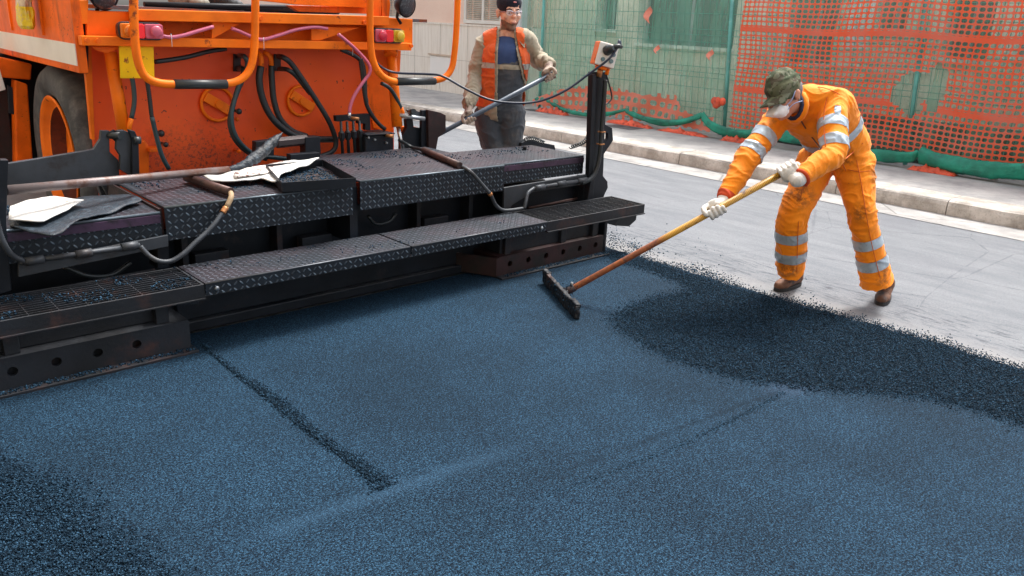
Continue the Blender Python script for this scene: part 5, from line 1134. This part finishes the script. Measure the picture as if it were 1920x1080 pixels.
# cuffs
for (a, b) in ((LE, LW), (RE, RW)): band(suit, 'cuff', plain('red_orange_cuff', (.55, .06, .01), .8), a, b, .88, 1.04, .10, w2, .004)
# cap, hair, mask
def mk_camo():
    g = G('camouflage_cloth'); P = g.pos(); c = (.12, .13, .085, 1)
    c = g.mix(g.ramp(g.noise(P, 17, 2), .50, .53), (.12, .13, .08), (.065, .085, .05)); c = g.mix(g.ramp(g.noise(g.mp(P, loc=(3, 1, 2)), 21, 2), .54, .57), c, (.075, .065, .045)); c = g.mix(g.ramp(g.noise(g.mp(P, loc=(7, 4, 1)), 19, 2), .57, .60), c, (.17, .18, .13))
    return g.fin(c, .85, 0, g.bump(g.noise(P, 30, 3), .4, .008), .2)
CAMO = mk_camo(); AH = (rr_, HF, HUo)
m = MB(); loft(m, [HC+HUo*.035, HC+HUo*.07, HC+HUo*.108], [.089, .093, .074], [.106, .112, .092], rr_); m.ell(HC+HUo*.10-HF*.0, (.086, .100, .028), AH)
cap = organic('cap', m, CAMO, w2, .006, 3, lambda p, n: .006*noise.noise(Vector(p*22))-.004*abs(noise.noise(Vector(p*11))))
vs = []; fs = []; nb = 13
for i in range(nb):
    t = (i/(nb-1)-.5)*2; a = t*1.25
    for j in range(6):
        q = j/5; base = rr_*.086*math.sin(a)*(1+.02*q)+HF*(.100*math.cos(a)-.004+.085*q*(1-.35*t*t)); vs.append(HC+base+HUo*(.038-.035*q-.018*t*t*(1+.3*q)))
for i in range(nb-1):
    for j in range(5): fs.append((i*6+j, i*6+j+1, (i+1)*6+j+1, (i+1)*6+j))
o = MB().add(vs, fs, True).build('brim', CAMO, cap); q = o.modifiers.new('s', 'SOLIDIFY'); q.thickness = .005
GREYH = surf('grey_hair', (.16, .16, .17), .9, 0, .4, bs=160, bst=.8)
shell(body, 'hair', GREYH, lambda p: (lambda l: np.linalg.norm(p-HC) < .128 and (l[2] > -.03 and l[1] < .02 and l[2] < .07 or (l[1] < -.03 and l[2] > -.065)) and not (abs(l[0]) > .072 and abs(l[1]+.015) < .024 and abs(l[2]) < .035))(np.array([(p-HC).dot(a) for a in AH])), .005, (), w2)
MF = _u(HF-HUo*.15); m = MB(); loft(m, [HC+HF*.05-HUo*.046, HC+HF*.085-HUo*.050, HC+HF*.085-HUo*.050+MF*.035, HC+HF*.085-HUo*.050+MF*.062], [.058, .058, .052, .040], [.056, .052, .026, .007], rr_, flat=True)
mask = organic('face_mask', m, surf('white_mask', (.86, .87, .90), .8, 0, .03, bs=120, bst=.2), w2, .004, 2, lambda p, q: .003*noise.noise(Vector(p*45)), lambda p: (p-HC).dot(HF) < .045)
MASKS = plain('mask_strap', (.35, .45, .75), .6)
for q in (-1, 1):
    MB().tube(spline([HC+rr_*q*.05+HF*.07-HUo*.045, HC+rr_*q*.074+HF*.03-HUo*.02, HC+rr_*q*.083-HF*.005+HUo*.02], 5), .0028, 6).build('strap', MASKS, mask); MB().tube(spline([HC+rr_*q*.052+HF*.062-HUo*.065, HC+rr_*q*.074+HF*.02-HUo*.045, HC+rr_*q*.080-HF*.03-HUo*.05], 5), .0025, 6).build('strap', MASKS, mask)
glove('glove', -ax_, RHC, RW-RHC+cB*.03, RW, GLOVEW, w2, .0185, 1, 1.2, RW+(RE-RW)*.12); glove('glove', ax_, LHC, (LW-LHC)+cB*.04, LW, GLOVEW, w2, .0185, -1, 1.2, LW+(LE-LW)*.12)
gz_ = -.03
hR, tR = SZ(1499, 533, gz_), SZ(1448, 549, gz_); hL, tL = SZ(1662, 552, gz_), SZ(1645, 581, gz_)
boot('boot', hR, hR+_u(tR-hR)*.29, RA+[0, 0, .02], BOOTM, SOLE, w2); boot('boot', hL, hL+_u(tL-hL)*.29, LA+[0, 0, .02], BOOTM, SOLE, w2)
# ---- the worker with the dark cap behind the screed
w1 = empty('person', (4.5, 5.0, -.03), 'person in dark overalls, tan jacket and orange vest, woollen cap and glasses, holding a shovel', 'person')
PEL, MID, CH, NB = SD(936, 212, 6.62), SD(941, 165, 6.55), SD(947, 105, 6.46), SD(951, 66, 6.42)
LS, RS = SD(987, 74, 6.42), SD(909, 82, 6.46); RE, LE = SD(893, 145, 6.52), SD(1008, 112, 6.60)
RW, LW = SD(879, 196, 6.34), SD(1029, 119, 6.36)
ROT_F = _u(A_(cB[0], cB[1], 0)+A_(cR[0], cR[1], 0)*.28); SD1 = np.cross(ROT_F, [0, 0, 1.])
RH, LH = PEL-SD1*-.0+(-SD1)*.0, PEL
side = _u(LS-RS); RH, LH = PEL-side*.10, PEL+side*.10
RK, LK = A_(*(SD(928, 295, 6.66))), A_(*SD(957, 292, 6.68)); RA, LA = A_(RK[0]-.03, RK[1]+.05, .09), A_(LK[0]+.05, LK[1]+.0, .09)
SH0, SH1 = SD(826, 250, 6.30), SD(1031, 141, 6.25)
HC = SD(954, 25, 6.36); HF = _u(cB*.80+cR*.34-cU*.30); HU = _u(cU+cB*.22); HUo = _u(HU-HF*HU.dot(HF)); rr_ = np.cross(HF, HUo); AH = (rr_, HF, HUo)
m = MB(); limbs(m, .84); head(m, HC, HF, HU, 1.13); loft(m, [NB, HC-HU*.05-HF*.02], [.065, .058])
sa = _u(SH1-SH0); hp = lambda px: SH0+(SH1-SH0)*((px-826)/205.)
RHC, LHC = hp(881), hp(1029)
for (q, c_) in ((LHC, LW), (RHC, RW)): loft(m, [c_, q*.7+c_*.3], [.028, .022])
body = organic('body', m, SKIN, w1, .0055, 2); facebits(HC, rr_, HF, HUo, w1, 1.13)
loc = lambda p: np.array([(p-HC).dot(a) for a in AH])
BEARD = surf('stubble_beard', (.20, .115, .08), .8, 0, .25, bs=180, bst=.6)
shell(body, 'beard', BEARD, lambda p: (lambda l: np.linalg.norm(p-HC) < .17 and l[1] > -.0 and l[2] > -.13 and (l[2] < -.070+.55*max(0, abs(l[0])-.025) or (abs(l[0]) < .028 and -.058 < l[2] < -.046)) and not (abs(l[0]) < .022 and -.07 < l[2] < -.05))(loc(p)), .002, (), w1)
m = MB(); loft(m, [HC+HUo*.062, HC+HUo*.10, HC+HUo*.145], [.094, .095, .068], [.112, .113, .08], rr_)
bean = organic('woollen_cap', m, surf('navy_wool', (.012, .014, .028), .95, 0, .3, bs=220, bst=.7), w1, .006, 3, lambda p, n: .004*noise.noise(Vector(p*20)))
m = MB(); loft(m, [HC+HUo*.060-HF*.008, HC+HUo*.090-HF*.004], [.098, .099], [.115, .117], rr_); organic('cap_fold', m, surf('navy_wool_fold', (.014, .016, .032), .95, 0, .3, bs=220, bst=.7), bean, .006, 3, None)
MB().tube(spline([HC+HUo*.085+HF*.122+rr_*x for x in (-.012, 0, .012)], 3), .004, 6).build('emblem', plain('pink_thread', (.6, .2, .2), .8), bean)
GLF = plain('glasses_frame', (.75, .72, .80), .3); m = MB()
gl = None
for q in (-1, 1):
    c = HC+rr_*q*.037+HF*.122+HUo*.004; P = [c+rr_*.027*math.cos(t)+HUo*.017*math.sin(t)-HF*.005*abs(math.cos(t)) for t in np.linspace(0, 2*math.pi, 17)]
    fr2 = MB().tube(P, .0019, 6, False).build('glasses', GLF if gl is None else GLF, w1); gl = fr2
    MB().tube([c+rr_*q*.028+HUo*.015-HF*.004, c+HUo*.017, c-rr_*q*.026+HUo*.010], .0038, 6).build('brow_bar', GLF, fr2)
    LENS = G('clear_lens').fin((.8, .85, .95), .3, 0, None, .2, Alpha=.07); MB().prism(P[:-1], HF*.0015).build('lens', LENS, fr2)
    MB().tube([HC+rr_*q*.066+HF*.115+HUo*.01, HC+rr_*q*.088+HF*.0+HUo*.008], .0025, 6).build('temple', plain('glasses_arm', (.03, .03, .12), .3), fr2)
MB().tube([HC+rr_*q*.010+HF*.128+HUo*.016 if False else HC+rr_*-.009+HF*.127+HUo*.006, HC+rr_*.009+HF*.127+HUo*.006], .003, 6).build('glasses_bridge', plain('glasses_bridge', (.04, .03, .2), .3), w1)
# clothes
DARKC = cloth_mat('dark_overall_cloth', (.055, .065, .08), (.13, .12, .115), (.5, .7), 5, (), .75, .5)
TAN = cloth_mat('tan_jacket_cloth', (.36, .32, .24), (.15, .12, .085), (.5, .72), 8, ((RW, .14), (LW, .14)), .85, .5)
VEST = cloth_mat('orange_vest_cloth', (.70, .11, .02), (.22, .03, .015), (.54, .72), 6, ((SD(925, 160, 6.3), .14), (SD(988, 150, 6.3), .12)), .75, .4)
m = MB(); loft(m, [PEL, MID, CH-(CH-MID)*.15], [.185, .178, .185], [.135, .135, .135], side)
for (a, b, c) in ((LH, LK, LA), (RH, RK, RA)): loft(m, [a, a*.5+b*.5, b, b*.5+c*.5, c], [.125, .11, .095, .09, .09])
bones = [(PEL, CH), (LH, LK), (LK, LA), (RH, RK), (RK, RA)]
ov_ = organic('dark_overalls', m, DARKC, w1, .008, 5, wrinkle(.015, bones, ((LK, .2), (RK, .2), (PEL, .2), (MID, .15)), 3))
m = MB(); loft(m, [MID, CH, CH+(NB-CH)*.6], [.165, .175, .13], [.12, .128, .09], side); sh_ = organic('shirt', m, surf('blue_shirt', (.03, .06, .16), .85, 0, .2, bs=30, bst=.4), w1, .008, 5)
lc = lambda p: ((p-CH).dot(side), (p-CH).dot(ROT_F), p[2]-CH[2])
def opening(w0, w1_, s0=.035):
    def f(p): s, y, z = lc(p); w_ = np.interp(z, [-.45, -.25, 0, .16], [w1_*1.25, w1_, w0, w0*.75]); return y > .015 and abs(s-s0) < w_
    return f
o1 = opening(.075, .105); o2 = opening(.10, .125)
m = MB(); loft(m, [PEL+(MID-PEL)*.1, MID, CH, CH+(NB-CH)*.55], [.19, .185, .192, .145], [.150, .145, .148, .105], side); loft(m, [LS, NB-(NB-CH)*.1, RS], [.078, .085, .078])
for (a, b, c) in ((LS, LE, LW), (RS, RE, RW)): loft(m, [a, a*.5+b*.5, b, b*.5+c*.5, c], [.082, .074, .068, .062, .050])
bn = [(MID, CH), (LS, LE), (LE, LW), (RS, RE), (RE, RW)]
jk = organic('jacket', m, TAN, w1, .0075, 5, wrinkle(.016, bn, ((LE, .2), (RE, .2), (LW, .12), (RW, .15)), 5), lambda p: o1(p) and segd(p, LE, LW) > .09 and segd(p, RE, RW) > .09, .006)
m = MB(); loft(m, [PEL+(MID-PEL)*.25, MID, CH, CH+(NB-CH)*.5], [.208, .200, .200, .160], [.168, .162, .160, .125], side); loft(m, [LS-(LS-RS)*.10, NB-(NB-CH)*.12, RS+(LS-RS)*.10], [.092, .098, .092])
def vcut(p):
    if o2(p): return True
    return segd(p, LS+(LS-RS)*.10, LE) < .084 or segd(p, RS+(RS-LS)*.10, RE) < .084 or np.linalg.norm(p-NB-A_(0, 0, .04)) < .085 or p[2] < PEL[2]+.05
vest = organic('vest', m, VEST, w1, .0075, 5, wrinkle(.015, [(MID, CH)], ((MID, .2),), 8), vcut, .006)
shell(vest, 'reflective_band', surf('dirty_grey_band', (.38, .37, .34), .6, 0, .2, (.2, .19, .18), 20, .5, .65), lambda p: True, .006, ((SD(985, 120, 6.4), A_(0, 0, 1.)), (SD(985, 131, 6.4), A_(0, 0, -1.))), w1)
# bib top band, emblem, collar
lb_ = lambda s, z, y=.142: CH+side*s+A_(0, 0, z)+ROT_F*y
shell(ov_, 'bib_band', TAN, lambda p: (p-CH).dot(ROT_F) > .02, .006, ((A_(0, 0, CH[2]-.062), A_(0, 0, 1.)), (A_(0, 0, CH[2]-.098), A_(0, 0, -1.))), w1)
MB().ell(lb_(.0, -.005, .122), (.018, .006, .022), (side, ROT_F, A_(0, 0, 1.))).build('shirt_emblem', plain('blue_emblem', (.02, .09, .42), .7), w1)
for q in (-1, 1):
    b = NB+side*q*.062+ROT_F*.05-A_(0, 0, .005); m = MB().prism([b+A_(0, 0, .035)-ROT_F*.05, b+side*q*.015+ROT_F*.055-A_(0, 0, .05), b+side*q*.055+ROT_F*.06-A_(0, 0, .105), b+side*q*.075+ROT_F*.0-A_(0, 0, .03)], -ROT_F*.012); m.build('collar', TAN, w1, .004)
glove('glove', -sa, RHC, RW-RHC+cB*.01, RW, GLOVED, w1, .018, 1, 1.04, RW+(RE-RW)*.15); glove('glove', sa, LHC, (LW-LHC)+cB*.03, LW, GLOVED, w1, .018, -1, 1.08, LW+(LE-LW)*.15)
for (a, dx) in ((RA, -.02), (LA, .03)): boot('boot', A_(a[0]+.03, a[1]+.06, -.03), A_(a[0]-.12+dx, a[1]-.18, -.03), a+[0, 0, .03], BOOTM, SOLE, w1)
s1 = empty('shovel', SH0, 'shovel with blue grey handle held by the worker in the woollen cap', 'shovel')
E0 = SH0-sa*.62; MB().tube([E0, SH0, SH1+sa*.03], .019, 14).build('handle', surf('blue_grey_handle', (.07, .095, .13), .4, .1, .2), s1)
U_ = _u(np.cross(sa, [0, 0, 1.])); bl0 = E0; vs = []; fs = []
for i in range(8):
    t = i/7; wd = .11*(1 if t < .7 else 1-(t-.7)*1.6); 
    for j in range(7): v = (j/6-.5)*2; vs.append(bl0-sa*(.28*t)+U_*v*wd+np.cross(U_, sa)*(.03*v*v+.04*t*t))
for i in range(7):
    for j in range(6): fs.append((i*7+j, i*7+j+1, (i+1)*7+j+1, (i+1)*7+j))
o = MB().add(vs, fs, True).build('blade', GREYM, s1); q = o.modifiers.new('s', 'SOLIDIFY'); q.thickness = .004
# ---- the operator standing on the platform: only the boots are in the picture
bx, by = SY(372, 12, 5.5)[0], 5.62
w3 = empty('person', (bx+.05, by, 1.594), 'person standing on the machine platform, only pale muddy boots in view', 'person')
zf = 1.594; O = A_(bx+.12, by, zf); PEL, MID, CH, NB = O+[0, 0, .95], O+[0, .0, 1.12], O+[0, .02, 1.32], O+[0, 0, 1.5]; LS, RS = O+[.19, 0, 1.44], O+[-.19, 0, 1.44]
LE, RE, LW, RW = O+[.25, .03, 1.16], O+[-.25, .03, 1.16], O+[.2, .22, 1.0], O+[-.2, .22, 1.0]; LH, RH = O+[.1, 0, .9], O+[-.1, 0, .9]; LK, RK = O+[.11, .03, .5], O+[-.11, .03, .5]; LA, RA = O+[.12, 0, .1], O+[-.12, 0, .1]
HC = O+[0, .03, 1.66]; HF, HUo = A_(0, 1, 0), A_(0, 0, 1.); rr_ = A_(1, 0, 0)
m = MB(); limbs(m, .88); head(m, HC, HF, HUo); loft(m, [NB, HC-HUo*.05], [.06, .055])
body = organic('body', m, SKIN, w3, .007, 3); facebits(HC, rr_, HF, HUo, w3)
side = A_(1., 0, 0); m = MB(); loft(m, [PEL, MID, CH, CH+(NB-CH)*.5], [.19, .185, .21, .16], [.14, .135, .14, .11], side); loft(m, [LS, NB-[0, 0, .04], RS], .08)
for (a, b, c) in ((LS, LE, LW), (RS, RE, RW)): loft(m, [a, b, c], [.08, .07, .05])
organic('jacket', m, surf('grey_work_jacket', (.10, .12, .14), .85, 0, .2), w3, .009, 6, wrinkle(.008, [(PEL, NB), (LS, LE), (RS, RE)]))
m = MB(); loft(m, [PEL+[0, 0, .05], PEL], [.18, .19], [.13, .14], side)
for (a, b, c) in ((LH, LK, LA), (RH, RK, RA)): loft(m, [a, b, c+[0, 0, .06]], [.12, .09, .085])
organic('trousers', m, surf('dark_work_trousers', (.03, .035, .045), .85, 0, .2), w3, .009, 6, wrinkle(.008, [(LH, LK), (LK, LA), (RH, RK), (RK, RA)]))
m = MB(); loft(m, [HC+[0, 0, .04], HC+[0, 0, .09]], [.085, .07], [.105, .085], side); organic('helmet', m, plain('white_helmet', (.75, .75, .72), .3), w3, .006, 2)
for (c_, w_) in ((LW, .0), (RW, .0)): glove('glove', (1, 0, 0), c_+[0, .09, -.03], (0, -.5, .8), c_, GLOVED, w3, .018, 1)
PBOOT = surf('pale_muddy_boot', (.34, .32, .26), .8, 0, .25, (.12, .10, .08), 18, .5, .65, bs=60, bst=.6); DBOOT = surf('dark_boot', (.04, .045, .05), .6, 0, .3, bs=60, bst=.5)
boot('boot', A_(bx-.13, by+.05, zf), A_(bx+.06, by-.14, zf), RA+[0, 0, .02], PBOOT, SOLE, w3); boot('boot', A_(bx+.16, by+.12, zf), A_(bx+.30, by-.12, zf), LA+[0, 0, .02], DBOOT, SOLE, w3)
MB().b2((bx+.0, by+.28, zf), (bx+.03, by+.31, zf+.98)).build('x', BLACKM) if False else None
